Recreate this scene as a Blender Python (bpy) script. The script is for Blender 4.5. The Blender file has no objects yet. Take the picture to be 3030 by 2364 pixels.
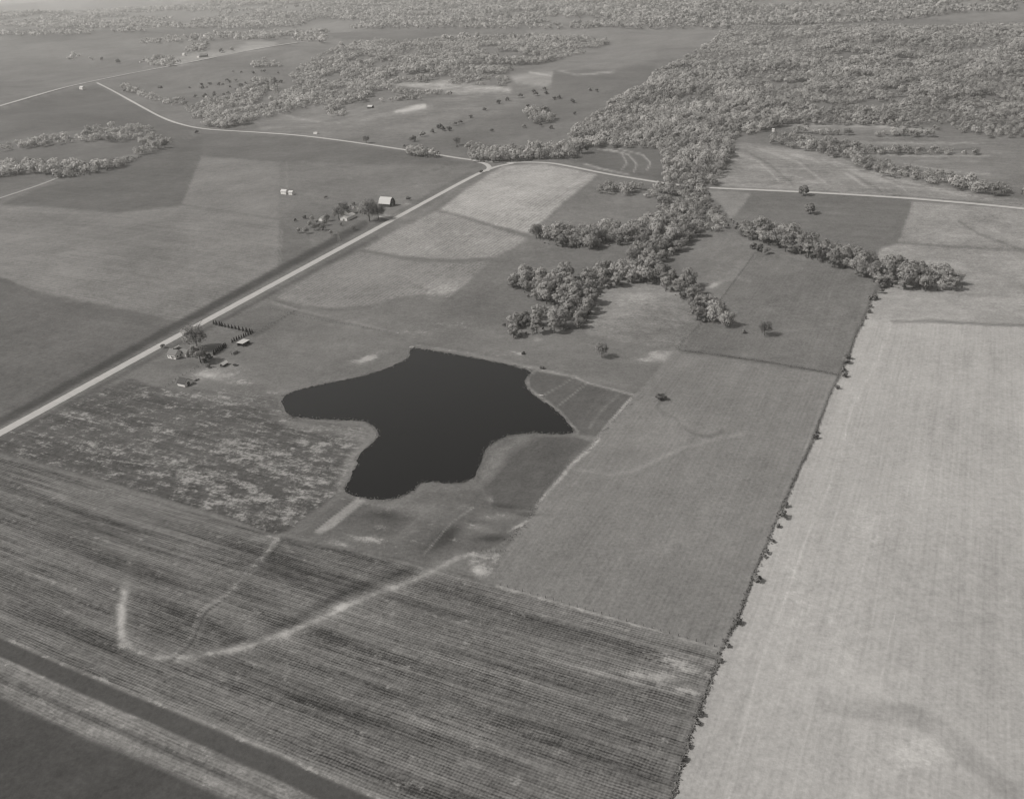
import bpy, bmesh, math, random
import numpy as np
from mathutils import Vector, Matrix

C = bpy.context.scene.collection
scene = bpy.context.scene
random.seed(7); rng = np.random.default_rng(7)
PI = math.pi

# ------------------------------------------------------------------ camera
CAM_H = 270.0
FPX = 2620.0; IW, IH = 3030.0, 2364.0
PITCH = math.radians(26.9); ROLL = math.radians(-3.63)
cam_d = bpy.data.cameras.new('camera'); cam = bpy.data.objects.new('camera', cam_d); C.objects.link(cam)
cam_d.sensor_width = 36.0; cam_d.lens = 36.0 * FPX / IW
cam_d.clip_start = 1.0; cam_d.clip_end = 60000.0
RM = Matrix.Rotation(PI/2 - PITCH, 3, 'X') @ Matrix.Rotation(ROLL, 3, 'Z')
cam.matrix_world = Matrix.Translation((0, 0, CAM_H)) @ RM.to_4x4()
scene.camera = cam

# ------------------------------------------------------------------ sky, sun, exposure
SUN_EL = math.radians(45); SHADOW_AZ = math.radians(5)
world = bpy.data.worlds.new('World'); scene.world = world; world.use_nodes = True
wn = world.node_tree.nodes; wl = world.node_tree.links; wn.clear()
sky = wn.new('ShaderNodeTexSky'); sky.sky_type = 'NISHITA'; sky.sun_disc = False
sky.sun_elevation = SUN_EL; sky.sun_rotation = math.radians(270 - 5)
sky.air_density = 1.0; sky.dust_density = 2.0
bw = wn.new('ShaderNodeRGBToBW'); tint = wn.new('ShaderNodeMix'); tint.data_type = 'RGBA'; tint.blend_type = 'MULTIPLY'
tint.inputs[0].default_value = 1.0; tint.inputs[7].default_value = (1.0, 0.985, 0.955, 1)
bg = wn.new('ShaderNodeBackground'); bg.inputs[1].default_value = 0.125
wo = wn.new('ShaderNodeOutputWorld')
wl.new(sky.outputs[0], bw.inputs[0]); wl.new(bw.outputs[0], tint.inputs[6]); wl.new(tint.outputs[2], bg.inputs[0]); wl.new(bg.outputs[0], wo.inputs[0])
sd = bpy.data.lights.new('sun', 'SUN'); sd.energy = 2.95; sd.angle = math.radians(0.6); sd.color = (1.0, 0.975, 0.94)
sun = bpy.data.objects.new('sun', sd); C.objects.link(sun)
SD = Vector((math.cos(SUN_EL)*math.cos(SHADOW_AZ), math.cos(SUN_EL)*math.sin(SHADOW_AZ), -math.sin(SUN_EL)))
sun.rotation_euler = SD.to_track_quat('-Z', 'Y').to_euler(); sun.location = (-300, 0, 500)
scene.view_settings.view_transform = 'Standard'; scene.view_settings.look = 'None'
scene.view_settings.exposure = 0.55; scene.view_settings.gamma = 1.0
scene.view_settings.use_curve_mapping = False
scene.cycles.filter_width = 1.3
scene.cycles.max_bounces = 5; scene.cycles.diffuse_bounces = 2; scene.cycles.glossy_bounces = 2
scene.cycles.transmission_bounces = 2; scene.cycles.transparent_max_bounces = 4; scene.cycles.volume_bounces = 1
KALB = 0.66           # albedo = linear print tone * KALB

def alb(t):
    return (np.asarray(t, dtype=float)/255.0)**2.2 * KALB

# ------------------------------------------------------------------ numpy helpers
def sstep(a, b, x):
    t = np.clip((x-a)/(b-a), 0, 1); return t*t*(3-2*t)
def _h(ix, iy, s):
    n = (ix.astype(np.int64)*374761393 + iy.astype(np.int64)*668265263 + s*982451653) & 0x7fffffff
    n = ((n ^ (n >> 13))*1274126177) & 0x7fffffff
    n = n ^ (n >> 16)
    return (n & 0xffff)/65535.0
def vnoise(x, y, s=0):
    x = np.asarray(x, float); y = np.asarray(y, float)
    ix = np.floor(x); iy = np.floor(y); fx = x-ix; fy = y-iy
    fx = fx*fx*(3-2*fx); fy = fy*fy*(3-2*fy)
    a = _h(ix, iy, s); b = _h(ix+1, iy, s); c = _h(ix, iy+1, s); d = _h(ix+1, iy+1, s)
    return (a*(1-fx)+b*fx)*(1-fy)+(c*(1-fx)+d*fx)*fy
RMn = np.array(RM)
def ray(u, v):
    u = np.asarray(u, float); v = np.asarray(v, float)
    d = np.stack([(u-IW/2)/FPX, -(v-IH/2)/FPX, -np.ones_like(u)], -1)
    return d @ RMn.T
def proj(P):
    q = (np.asarray(P, float) - np.array([0, 0, CAM_H])) @ RMn
    z = -q[..., 2]
    zz = np.where(z > 1, z, 1)
    u = np.where(z > 1, IW/2 + FPX*q[..., 0]/zz, -9e5)
    v = np.where(z > 1, IH/2 - FPX*q[..., 1]/zz, 9e5)
    return u, v, z
def flat_at(u, v):
    d = ray(u, v); t = -CAM_H/d[..., 2]; return d[..., 0]*t, d[..., 1]*t
LX, LY = [float(a) for a in flat_at(1290, 1230)]
BUMPS = []
for (u, v, r, a) in [(1905, 935, 70, 5.0), (1370, 600, 120, 5), (1650, 560, 110, 4.5), (2300, 900, 120, 4), (2450, 620, 130, 5), (500, 760, 170, 5),
                     (1250, 270, 160, 9), (620, 200, 260, 14), (2700, 520, 160, 6)]:
    x, y = flat_at(u, v); BUMPS.append((float(x), float(y), r, a))
def H(x, y):
    x = np.asarray(x, float); y = np.asarray(y, float)
    d = np.hypot(x-LX, (y-LY)*1.1); m = sstep(150, 430, d)
    z = 3.2*np.sin(x/205+1.3)*np.cos(y/250+.4) + 1.6*np.sin(x/93-y/131+2.)
    far = sstep(900, 2500, y)
    z = z + far*(15*np.sin(x/430+.8*np.sin(y/650))*np.cos(y/390+1) + 7*np.sin(x/230+y/310+.5))
    z = z + sstep(1250, 1900, y)*(7.5*np.sin(x/88+.9*np.sin(y/210))*np.cos(y/118+.6)+4*np.sin(x/61+y/83))
    z = z + sstep(3300, 8000, y)*(45+55*np.sin(x/1300+1)*np.cos(y/1500)+28*np.sin(x/640+y/900))
    for (bx, by, r, a) in BUMPS:
        z = z + a*np.exp(-((x-bx)**2+(y-by)**2)/(r*r))
    return z*m
def at(u, v, dz=0.0):
    """ground point seen at source pixel (u, v) of the photograph"""
    d = ray(u, v); d = d/np.linalg.norm(d, axis=-1, keepdims=True)
    t = -CAM_H/np.minimum(d[..., 2], -1e-3)*0.6; t = np.asarray(t)
    lo = t*0; hi = t*0; found = np.zeros(t.shape, bool)
    prev = t
    for k in range(140):
        cur = t*(1+k*0.012)
        P = cur[..., None]*d + np.array([0, 0, CAM_H])
        below = P[..., 2] < H(P[..., 0], P[..., 1])
        new = below & ~found
        lo = np.where(new, prev, lo); hi = np.where(new, cur, hi); found |= below; prev = cur
    lo = np.where(found, lo, t/0.6); hi = np.where(found, hi, t/0.6)
    for _ in range(18):
        mid = (lo+hi)/2; P = mid[..., None]*d + np.array([0, 0, CAM_H])
        b = P[..., 2] < H(P[..., 0], P[..., 1]); hi = np.where(b, mid, hi); lo = np.where(b, lo, mid)
    P = hi[..., None]*d + np.array([0, 0, CAM_H])
    x, y = P[..., 0], P[..., 1]
    return x, y, H(x, y)+dz
def atv(u, v):
    x, y, z = at(np.array(float(u)), np.array(float(v))); return Vector((float(x), float(y), float(z)))
K_O = 3030.0/2184.0
def O(pts): return [(a*K_O, b*K_O) for a, b in pts]
def dirvec(u, v):
    d = ray(u, v); d = d[:2]/np.hypot(d[0], d[1]); return d
D1 = dirvec(2960, -240)          # north-south direction of fences and rows
D2 = -dirvec(-4000, 200)         # east-west direction
D1 = D1/np.hypot(*D1); D2 = D2/np.hypot(*D2)
YAW1 = math.atan2(D1[1], D1[0]); YAW2 = math.atan2(D2[1], D2[0])

# ------------------------------------------------------------------ materials
TINT = (1.0, 0.974, 0.945)
def grey(a): return (a*TINT[0], a*TINT[1], a*TINT[2], 1)
def M_simple(name, tone, rough=.85, noise=.15, scale=1.5, spec=.2):
    m = bpy.data.materials.new(name); m.use_nodes = True; n = m.node_tree.nodes; l = m.node_tree.links
    b = n['Principled BSDF']; b.inputs['Roughness'].default_value = rough; b.inputs['Specular IOR Level'].default_value = spec
    tc = n.new('ShaderNodeTexCoord'); ns = n.new('ShaderNodeTexNoise'); ns.inputs['Scale'].default_value = scale; ns.inputs['Detail'].default_value = 4
    mr = n.new('ShaderNodeMapRange'); mr.inputs[3].default_value = 1-noise*1.6; mr.inputs[4].default_value = 1+noise*1.6
    mx = n.new('ShaderNodeVectorMath'); mx.operation = 'SCALE'; mx.inputs[0].default_value = grey(float(alb(tone)))[:3]
    l.new(tc.outputs['Object'], ns.inputs[0]); l.new(ns.outputs[0], mr.inputs[0]); l.new(mr.outputs[0], mx.inputs['Scale']); l.new(mx.outputs[0], b.inputs['Base Color'])
    return m
def M_leaf(name, tone, attr=False, spread=.35, trans=.3, big=.38):
    m = bpy.data.materials.new(name); m.use_nodes = True; n = m.node_tree.nodes; l = m.node_tree.links; n.clear()
    out = n.new('ShaderNodeOutputMaterial'); di = n.new('ShaderNodeBsdfDiffuse'); tr = n.new('ShaderNodeBsdfTranslucent'); mix = n.new('ShaderNodeMixShader')
    mix.inputs[0].default_value = trans
    if attr:
        a = n.new('ShaderNodeAttribute'); a.attribute_name = 'var'; src = a.outputs['Fac']
    else:
        a = n.new('ShaderNodeObjectInfo'); src = a.outputs['Random']
    mr = n.new('ShaderNodeMapRange'); mr.inputs[3].default_value = 1-spread; mr.inputs[4].default_value = 1+spread
    geo = n.new('ShaderNodeNewGeometry'); ns = n.new('ShaderNodeTexNoise'); ns.inputs['Scale'].default_value = .22; ns.inputs['Detail'].default_value = 3
    m2 = n.new('ShaderNodeMapRange'); m2.inputs[3].default_value = .75; m2.inputs[4].default_value = 1.25
    nb_ = n.new('ShaderNodeTexNoise'); nb_.inputs['Scale'].default_value = .02; nb_.inputs['Detail'].default_value = 4; l.new(geo.outputs['Position'], nb_.inputs[0])
    m3 = n.new('ShaderNodeMapRange'); m3.inputs[1].default_value = .3; m3.inputs[2].default_value = .7; m3.inputs[3].default_value = 1-big; m3.inputs[4].default_value = 1+big; l.new(nb_.outputs[0], m3.inputs[0])
    mq = n.new('ShaderNodeMath'); mq.operation = 'MULTIPLY'; l.new(m3.outputs[0], mq.inputs[1])
    mu = n.new('ShaderNodeMath'); mu.operation = 'MULTIPLY'
    sc = n.new('ShaderNodeVectorMath'); sc.operation = 'SCALE'; sc.inputs[0].default_value = grey(float(alb(tone)))[:3]
    l.new(src, mr.inputs[0]); l.new(geo.outputs['Position'], ns.inputs[0]); l.new(ns.outputs[0], m2.inputs[0])
    l.new(m2.outputs[0], mq.inputs[0]); l.new(mr.outputs[0], mu.inputs[0]); l.new(mq.outputs[0], mu.inputs[1]); l.new(mu.outputs[0], sc.inputs['Scale'])
    l.new(sc.outputs[0], di.inputs[0]); l.new(sc.outputs[0], tr.inputs[0])
    na = n.new('ShaderNodeAttribute'); na.attribute_name = 'nrm'; vt = n.new('ShaderNodeVectorTransform'); vt.vector_type = 'NORMAL'; vt.convert_from = 'OBJECT'; vt.convert_to = 'WORLD'
    vn = n.new('ShaderNodeVectorMath'); vn.operation = 'NORMALIZE'; l.new(na.outputs['Vector'], vt.inputs[0]); l.new(vt.outputs[0], vn.inputs[0]); l.new(vn.outputs[0], di.inputs['Normal'])
    l.new(di.outputs[0], mix.inputs[1]); l.new(tr.outputs[0], mix.inputs[2]); l.new(mix.outputs[0], out.inputs[0])
    return m
MT = dict(
    floor=M_leaf('undergrowth', 130, attr=True, trans=.3),
    leaf=M_leaf('spring_foliage', 182, trans=.5, spread=.2, big=.2), leaf_dark=M_leaf('dark_foliage', 124, trans=.2), leaf_bare=M_leaf('budding_twigs', 150, trans=.3), leaf_far=M_leaf('woodland_foliage', 192, attr=True, trans=.55, spread=.18, big=.34),
    ever=M_leaf('evergreen_foliage', 62, trans=.1), brush=M_leaf('brush_foliage', 135, attr=True, trans=.2), bark=M_simple('bark', 92, noise=.3),
    white=M_simple('white_paint', 232, noise=.06), tin=M_simple('pale_roof_metal', 184, rough=.6, noise=.12, spec=.4), grey_roof=M_simple('grey_shingles', 118, noise=.15),
    dark=M_simple('dark_weathered_boards', 78, noise=.2), mid=M_simple('weathered_boards', 140, noise=.2), glass=M_simple('window_glass', 45, rough=.2, spec=.6, noise=.05),
    steel=M_simple('galvanised_steel', 150, rough=.5, spec=.5), post=M_simple('fence_wood', 85, noise=.2), brick=M_simple('chimney_brick', 110), rock=M_simple('pale_stone', 180))

# ground material: the paint (tone, row direction, row strength) is stored on the mesh, grain and rows are procedural
BARE_ALB = float(alb(162))
def ground_material():
    m = bpy.data.materials.new('farmland_soil_and_grass'); m.use_nodes = True; n = m.node_tree.nodes; l = m.node_tree.links
    b = n['Principled BSDF']; b.inputs['Roughness'].default_value = .95; b.inputs['Specular IOR Level'].default_value = .05
    def attr(nm):
        a = n.new('ShaderNodeAttribute'); a.attribute_name = nm; return a
    def math_(op, a, b_=None, c=None):
        k = n.new('ShaderNodeMath'); k.operation = op
        for i, s in enumerate((a, b_, c)):
            if s is None: continue
            if hasattr(s, 'is_linked') or not isinstance(s, (int, float)): l.new(s, k.inputs[i])
            else: k.inputs[i].default_value = s
        return k.outputs[0]
    tone = attr('tone').outputs['Fac']; rd = attr('rdir').outputs['Vector']; am = attr('amps').outputs['Vector']; mo = attr('mott').outputs['Fac']
    geo = n.new('ShaderNodeNewGeometry'); pos = geo.outputs['Position']
    sp = n.new('ShaderNodeSeparateXYZ'); l.new(pos, sp.inputs[0]); X, Y = sp.outputs[0], sp.outputs[1]
    sr = n.new('ShaderNodeSeparateXYZ'); l.new(rd, sr.inputs[0]); dx, dy, spc = sr.outputs
    sa = n.new('ShaderNodeSeparateXYZ'); l.new(am, sa.inputs[0]); a_row, a_cross, a_streak = sa.outputs
    U = math_('ADD', math_('MULTIPLY', X, dx), math_('MULTIPLY', Y, dy))
    V = math_('SUBTRACT', math_('MULTIPLY', Y, dx), math_('MULTIPLY', X, dy))
    def noise(vec, scale, detail=3, rough=.55):
        k = n.new('ShaderNodeTexNoise'); k.inputs['Scale'].default_value = scale; k.inputs['Detail'].default_value = detail; k.inputs['Roughness'].default_value = rough
        l.new(vec, k.inputs['Vector']); return math_('SUBTRACT', k.outputs['Fac'], .5)
    def comb(x, y):
        k = n.new('ShaderNodeCombineXYZ'); l.new(x, k.inputs[0]); l.new(y, k.inputs[1]); return k.outputs[0]
    # streaks along the rows at three widths
    s1 = noise(comb(math_('MULTIPLY', U, .006), math_('MULTIPLY', V, .11)), 1.0, 3, .65)
    s2 = noise(comb(math_('MULTIPLY', U, .012), math_('MULTIPLY', V, .5)), 1.0, 3, .6)
    s3 = noise(comb(math_('MULTIPLY', U, .05), math_('MULTIPLY', V, 1.3)), 1.0, 2, .6)
    st = math_('MULTIPLY', math_('ADD', math_('ADD', math_('MULTIPLY', s1, 2.2), math_('MULTIPLY', s2, 1.6)), math_('MULTIPLY', s3, 1.0)), a_streak)
    # crop rows, slightly wandering, broken up along their length
    wob = noise(pos, .05, 2)
    wob2 = noise(pos, .9, 2)
    Vw = math_('ADD', V, math_('ADD', math_('MULTIPLY', wob, 1.6), math_('MULTIPLY', wob2, .5)))
    Uw = math_('ADD', U, math_('ADD', math_('MULTIPLY', wob, 3.0), math_('MULTIPLY', wob2, .9)))
    r = math_('SINE', math_('DIVIDE', math_('MULTIPLY', Vw, 2*PI), spc))
    c = math_('SINE', math_('DIVIDE', math_('MULTIPLY', Uw, 2*PI), math_('MULTIPLY', spc, 1.15)))
    gate = noise(comb(math_('MULTIPLY', U, .03), math_('MULTIPLY', V, .12)), 1.0, 3, .6)
    gate = math_('MULTIPLY_ADD', gate, 3.0, 1.0); gk = n.new('ShaderNodeClamp'); l.new(gate, gk.inputs[0]); gk.inputs[1].default_value = 0.1; gk.inputs[2].default_value = 1.8
    row = math_('MULTIPLY', math_('MULTIPLY', r, a_row), gk.outputs[0]); cro = math_('MULTIPLY', math_('MULTIPLY', c, a_cross), gk.outputs[0])
    # grain, clods, tufts, big soft patches
    g0 = math_('ADD', noise(pos, .55, 5, .72), math_('MULTIPLY', noise(pos, .2, 3, .7), .5)); g1 = noise(pos, .075, 4, .6); g2 = noise(pos, .012, 4, .55)
    base = math_('ADD', math_('ADD', math_('MULTIPLY', g0, math_('ADD', math_('MULTIPLY_ADD', a_row, 3.2, .75), math_('MULTIPLY', mo, 3.5))), math_('MULTIPLY', g1, math_('MULTIPLY_ADD', mo, 2.0, .22))), math_('MULTIPLY', g2, math_('MULTIPLY_ADD', mo, 3.0, .4)))
    # pale weathered patches, thresholded
    mp = noise(pos, .035, 7, .72); mp = math_('ADD', mp, noise(comb(math_('MULTIPLY', U, .02), math_('MULTIPLY', V, .09)), 1.0, 4, .7))
    ms = n.new('ShaderNodeMapRange'); ms.interpolation_type = 'SMOOTHSTEP'; ms.inputs[1].default_value = .0; ms.inputs[2].default_value = .2; l.new(mp, ms.inputs[0])
    mt = math_('MULTIPLY', math_('MULTIPLY', ms.outputs[0], math_('MULTIPLY_ADD', noise(pos, .35, 4, .75), 2.6, .9)), mo)
    tot = math_('ADD', math_('ADD', math_('ADD', base, st), math_('ADD', row, cro)), mt)
    fac = math_('ADD', tot, 1.0); fac = math_('MAXIMUM', fac, .3)
    val = math_('MULTIPLY', tone, fac)
    # bare pale soil showing through, ragged
    br = attr('bare').outputs['Fac']
    bn = math_('ADD', math_('MULTIPLY', noise(pos, .10, 7, .8), 1.2), math_('MULTIPLY', noise(comb(math_('MULTIPLY', U, .05), math_('MULTIPLY', V, .22)), 1.0, 5, .75), 1.1))
    bn = math_('ADD', bn, math_('MULTIPLY', noise(pos, .5, 3, .7), .55))
    bs = n.new('ShaderNodeMapRange'); bs.interpolation_type = 'SMOOTHSTEP'; bs.inputs[1].default_value = .30; bs.inputs[2].default_value = .92
    l.new(math_('ADD', br, math_('MULTIPLY', bn, 1.7)), bs.inputs[0])
    gate0 = n.new('ShaderNodeMapRange'); gate0.inputs[1].default_value = .02; gate0.inputs[2].default_value = .15; l.new(br, gate0.inputs[0])
    ba = math_('MULTIPLY', math_('MULTIPLY', bs.outputs[0], gate0.outputs[0]), .85)
    pale = math_('MULTIPLY', math_('MULTIPLY_ADD', g0, .7, 1.0), math_('MAXIMUM', BARE_ALB, math_('MULTIPLY', tone, 1.2)))
    val = math_('ADD', math_('MULTIPLY', val, math_('SUBTRACT', 1.0, ba)), math_('MULTIPLY', pale, ba))
    sc = n.new('ShaderNodeVectorMath'); sc.operation = 'SCALE'; sc.inputs[0].default_value = TINT; l.new(val, sc.inputs['Scale']); l.new(sc.outputs[0], b.inputs['Base Color'])
    bp = n.new('ShaderNodeBump'); bp.inputs['Strength'].default_value = .35; bp.inputs['Distance'].default_value = .6
    l.new(math_('ADD', math_('MULTIPLY', g0, 1.0), math_('MULTIPLY', r, math_('MULTIPLY', a_row, .5))), bp.inputs['Height']); l.new(bp.outputs[0], b.inputs['Normal'])
    return m
MT['ground'] = ground_material()

def water_material():
    m = bpy.data.materials.new('dark_pond_water'); m.use_nodes = True; n = m.node_tree.nodes; l = m.node_tree.links
    b = n['Principled BSDF']; b.inputs['Roughness'].default_value = .16; b.inputs['IOR'].default_value = 1.33; b.inputs['Specular IOR Level'].default_value = .42
    geo = n.new('ShaderNodeNewGeometry')
    ns = n.new('ShaderNodeTexNoise'); ns.inputs['Scale'].default_value = .015; ns.inputs['Detail'].default_value = 4; l.new(geo.outputs['Position'], ns.inputs[0])
    mr = n.new('ShaderNodeMapRange'); mr.inputs[3].default_value = .75; mr.inputs[4].default_value = 1.25; l.new(ns.outputs[0], mr.inputs[0])
    sc = n.new('ShaderNodeVectorMath'); sc.operation = 'SCALE'; sc.inputs[0].default_value = grey(WATER_ALB)[:3]; l.new(mr.outputs[0], sc.inputs['Scale']); l.new(sc.outputs[0], b.inputs['Base Color'])
    n2 = n.new('ShaderNodeTexNoise'); n2.inputs['Scale'].default_value = .8; n2.inputs['Detail'].default_value = 3; l.new(geo.outputs['Position'], n2.inputs[0])
    bp = n.new('ShaderNodeBump'); bp.inputs['Strength'].default_value = .12; bp.inputs['Distance'].default_value = .3; l.new(n2.outputs[0], bp.inputs['Height']); l.new(bp.outputs[0], b.inputs['Normal'])
    return m
WATER_ALB = .002
MT['water'] = water_material()
def road_material(name, tone):
    m = M_simple(name, tone, rough=.95, noise=.1, scale=.25, spec=.1); return m
MT['road'] = road_material('pale_gravel', 176); MT['track'] = road_material('worn_dirt', 160)

# ------------------------------------------------------------------ the lake outline (source pixels)
LAKE = [(1212,1037),(1217.6,1030),(1250,1033.4),(1349.5,1050),(1459,1070),(1576,1097),(1557,1112),(1552,1126),(1554,1141),(1566,1156),(1588,1176),(1621,1196),(1654,1222),(1683,1255),(1701,1280),
        (1683,1285),(1628,1284),(1581,1279),(1537,1284),(1500,1291),(1478,1300),(1452,1313),(1434,1335),(1423,1361),(1415,1387),(1404,1412),(1379,1424),(1349,1430),(1313,1429),
        (1276,1425),(1243,1429),(1222,1452),(1181,1473),(1134,1479),(1077,1474),(1031,1461),(1019,1447),(1028,1432),(1038,1409),(1049,1385),(1062,1374),(1053,1361),(1078,1332),(1115,1299),(1119,1277),
        (1108,1262),(1078,1246),(1020,1242),(965,1242),(910,1238),(873,1235),(844,1220),(833,1196),(837,1174),(866,1159),(910,1147),(983,1132),(1049,1119),(1111,1101),(1159,1086),(1199,1066),(1214,1051)]
def chaikin(p, n=2, closed=True):
    p = [tuple(q) for q in p]
    for _ in range(n):
        q = []
        N = len(p)
        rngi = range(N) if closed else range(N-1)
        if not closed: q.append(p[0])
        for i in rngi:
            a, b = p[i], p[(i+1) % N]
            q.append((a[0]*.75+b[0]*.25, a[1]*.75+b[1]*.25)); q.append((a[0]*.25+b[0]*.75, a[1]*.25+b[1]*.75))
        if not closed: q.append(p[-1])
        p = q
    return p

# ------------------------------------------------------------------ the ground sheet
in_phi = np.arange(-40, 40.001, .1); out_phi = np.array([43, 47, 52, 58.])
phis = np.radians(np.concatenate([-out_phi[::-1], in_phi, out_phi]))
dels = np.radians(np.concatenate([[.95], np.arange(1.1, 57.0, .118)]))
Ys = CAM_H/np.tan(dels); Ys = np.concatenate([Ys, [120, 40, -100, -500]])
YS, PH = np.meshgrid(Ys, phis, indexing='ij')
GX = np.maximum(YS, 260)*np.tan(PH); GY = YS.copy()
GZ = H(GX, GY)
NR, NCC = GX.shape
PTS = np.stack([GX, GY, GZ], -1).reshape(-1, 3)
pu, pv, pz = proj(PTS); NV = len(PTS)
wx = (vnoise(PTS[:, 0]/14, PTS[:, 1]/14, 5)-.5); wy = (vnoise(PTS[:, 0]/14, PTS[:, 1]/14, 6)-.5)
wsc = np.clip(900/np.maximum(pz, 200), .3, 2)
wu = pu + wx*6*wsc; wv = pv + wy*4*wsc
tone = np.full(NV, 124.0)
fid = np.zeros(NV, int)
rdir = np.zeros((NV, 3)); rdir[:, 0] = D2[0]; rdir[:, 1] = D2[1]; rdir[:, 2] = 3.0
amps = np.zeros((NV, 3)); amps[:, 2] = .05
mott = np.full(NV, .12)
bare = np.zeros(NV)
FIELDS = {0: 'ground'}

def seg_dist(x, y, a, b):
    dx, dy = b[0]-a[0], b[1]-a[1]; L2 = dx*dx+dy*dy+1e-9
    t = np.clip(((x-a[0])*dx+(y-a[1])*dy)/L2, 0, 1)
    return np.hypot(x-a[0]-t*dx, y-a[1]-t*dy)
def inside(x, y, pts):
    r = np.zeros(x.shape, bool); j = len(pts)-1
    for i in range(len(pts)):
        xi, yi = pts[i]; xj, yj = pts[j]
        if yi != yj:
            cond = ((yi > y) != (yj > y)) & (x < (xj-xi)*(y-yi)/(yj-yi)+xi); r ^= cond
        j = i
    return r
def sdist(x, y, pts):
    d = np.full(x.shape, 1e9)
    for i in range(len(pts)): d = np.minimum(d, seg_dist(x, y, pts[i], pts[(i+1) % len(pts)]))
    return np.where(inside(x, y, pts), d, -d)
def poly(pts, t, name=None, soft=3.0, d=None, row=0., cross=0., streak=.05, mot=.12, spc=3.0, strength=1.0, warp=True, cover=0.):
    xs = [p[0] for p in pts]; ys = [p[1] for p in pts]; X = wu if warp else pu; Y = wv if warp else pv
    k = np.nonzero((X > min(xs)-soft*2) & (X < max(xs)+soft*2) & (Y > min(ys)-soft*2) & (Y < max(ys)+soft*2))[0]
    if len(k) == 0: return
    s = sdist(X[k], Y[k], pts); a = np.clip(.5+s/(2*soft), 0, 1)*strength
    tone[k] = tone[k]*(1-a)+t*a
    if strength >= 1:
        h = k[s > 0]
        dd = D2 if d is None else d
        rdir[h] = (dd[0], dd[1], spc)
        for c_, v_ in enumerate((row, cross, streak)): amps[k, c_] = amps[k, c_]*(1-a)+v_*a
        mott[k] = mott[k]*(1-a)+mot*a; bare[k] = bare[k]*(1-a)+cover*a
        if name:
            if name not in FIELDS.values(): FIELDS[max(FIELDS)+1] = name
            i = [q for q in FIELDS if FIELDS[q] == name][0]; fid[h] = i
def line(pts, w, t, strength=.8, soft=3.0, brk=.3, flat=False):
    xs = [p[0] for p in pts]; ys = [p[1] for p in pts]; m = w+soft*2+4
    k = np.nonzero((wu > min(xs)-m) & (wu < max(xs)+m) & (wv > min(ys)-m) & (wv < max(ys)+m))[0]
    if len(k) == 0: return
    d = np.full(len(k), 1e9)
    for i in range(len(pts)-1): d = np.minimum(d, seg_dist(pu[k]*.6+wu[k]*.4, pv[k]*.6+wv[k]*.4, pts[i], pts[i+1]))
    a = np.clip((w/2+soft/2-d)/soft, 0, 1)*strength
    a *= 1-brk*vnoise(PTS[k, 0]/9, PTS[k, 1]/9, 11)*1.5
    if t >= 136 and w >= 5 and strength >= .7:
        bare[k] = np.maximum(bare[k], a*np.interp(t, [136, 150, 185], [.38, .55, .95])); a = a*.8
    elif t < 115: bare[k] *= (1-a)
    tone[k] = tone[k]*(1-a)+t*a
    if flat:
        amps[k, 0] *= (1-a); amps[k, 1] *= (1-a); amps[k, 2] *= (1-a*.7)
def blob(u, v, ru, rv, t, strength=.6, rot=0., n=.5):
    c, s = math.cos(rot), math.sin(rot); m = max(ru, rv)*2.5
    k = np.nonzero((pu > u-m) & (pu < u+m) & (pv > v-m) & (pv < v+m))[0]
    if len(k) == 0: return
    x = wu[k]-u; y = wv[k]-v; p = (x*c+y*s)/ru; q = (-x*s+y*c)/rv
    a = np.exp(-(p*p+q*q))*strength*(1-n+n*2*vnoise(PTS[k, 0]/7, PTS[k, 1]/7, 3)); a = np.clip(a, 0, 1)
    if t >= 145 and strength >= .5:
        bare[k] = np.maximum(bare[k], a*np.interp(t, [145, 160, 185], [.5, .7, 1.1])); a = a*.6
    tone[k] = tone[k]*(1-a)+t*a

# --- big soft variation and far country
far_w = sstep(2300, 3600, PTS[:, 1])
patch = vnoise(PTS[:, 0]/420+9, PTS[:, 1]/520, 21)
tone += far_w*(np.where(patch > .5, 10, -6))
tone += (vnoise(PTS[:, 0]/150, PTS[:, 1]/150, 2)-.5)*10

# --- north-west country
poly(O([(-200,80),(88,95),(300,78),(620,92),(640,105),(560,112),(230,168),(88,200),(-200,300)]), 126, 'upland_pasture', streak=.12)
poly(O([(-200,60),(88,88),(215,72),(460,70),(330,66),(88,62)]), 108, None)
poly(O([(330,128),(430,112),(500,108),(530,88),(600,90),(555,112),(420,138),(340,140)]), 152, None, soft=4)
poly(O([(88,128),(250,124),(320,134),(300,150),(160,172),(88,190),(-200,240),(-200,150)]), 118, None)
poly(O([(-200,295),(88,207),(205,182),(300,230),(370,262),(430,276),(380,285),(300,270),(88,285),(-200,340)]), 108, 'meadow', streak=.1)
poly(O([(-200,330),(88,300),(230,318),(300,280),(420,280),(330,325),(200,370),(88,392),(-200,470)]), 114, 'meadow')
poly(O([(245,172),(330,150),(520,110),(600,110),(620,150),(480,185),(330,200),(260,190)]), 122, None)
poly(O([(230,345),(255,335),(330,318),(320,335),(260,365),(238,362)]), 150, None, strength=.8)
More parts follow.
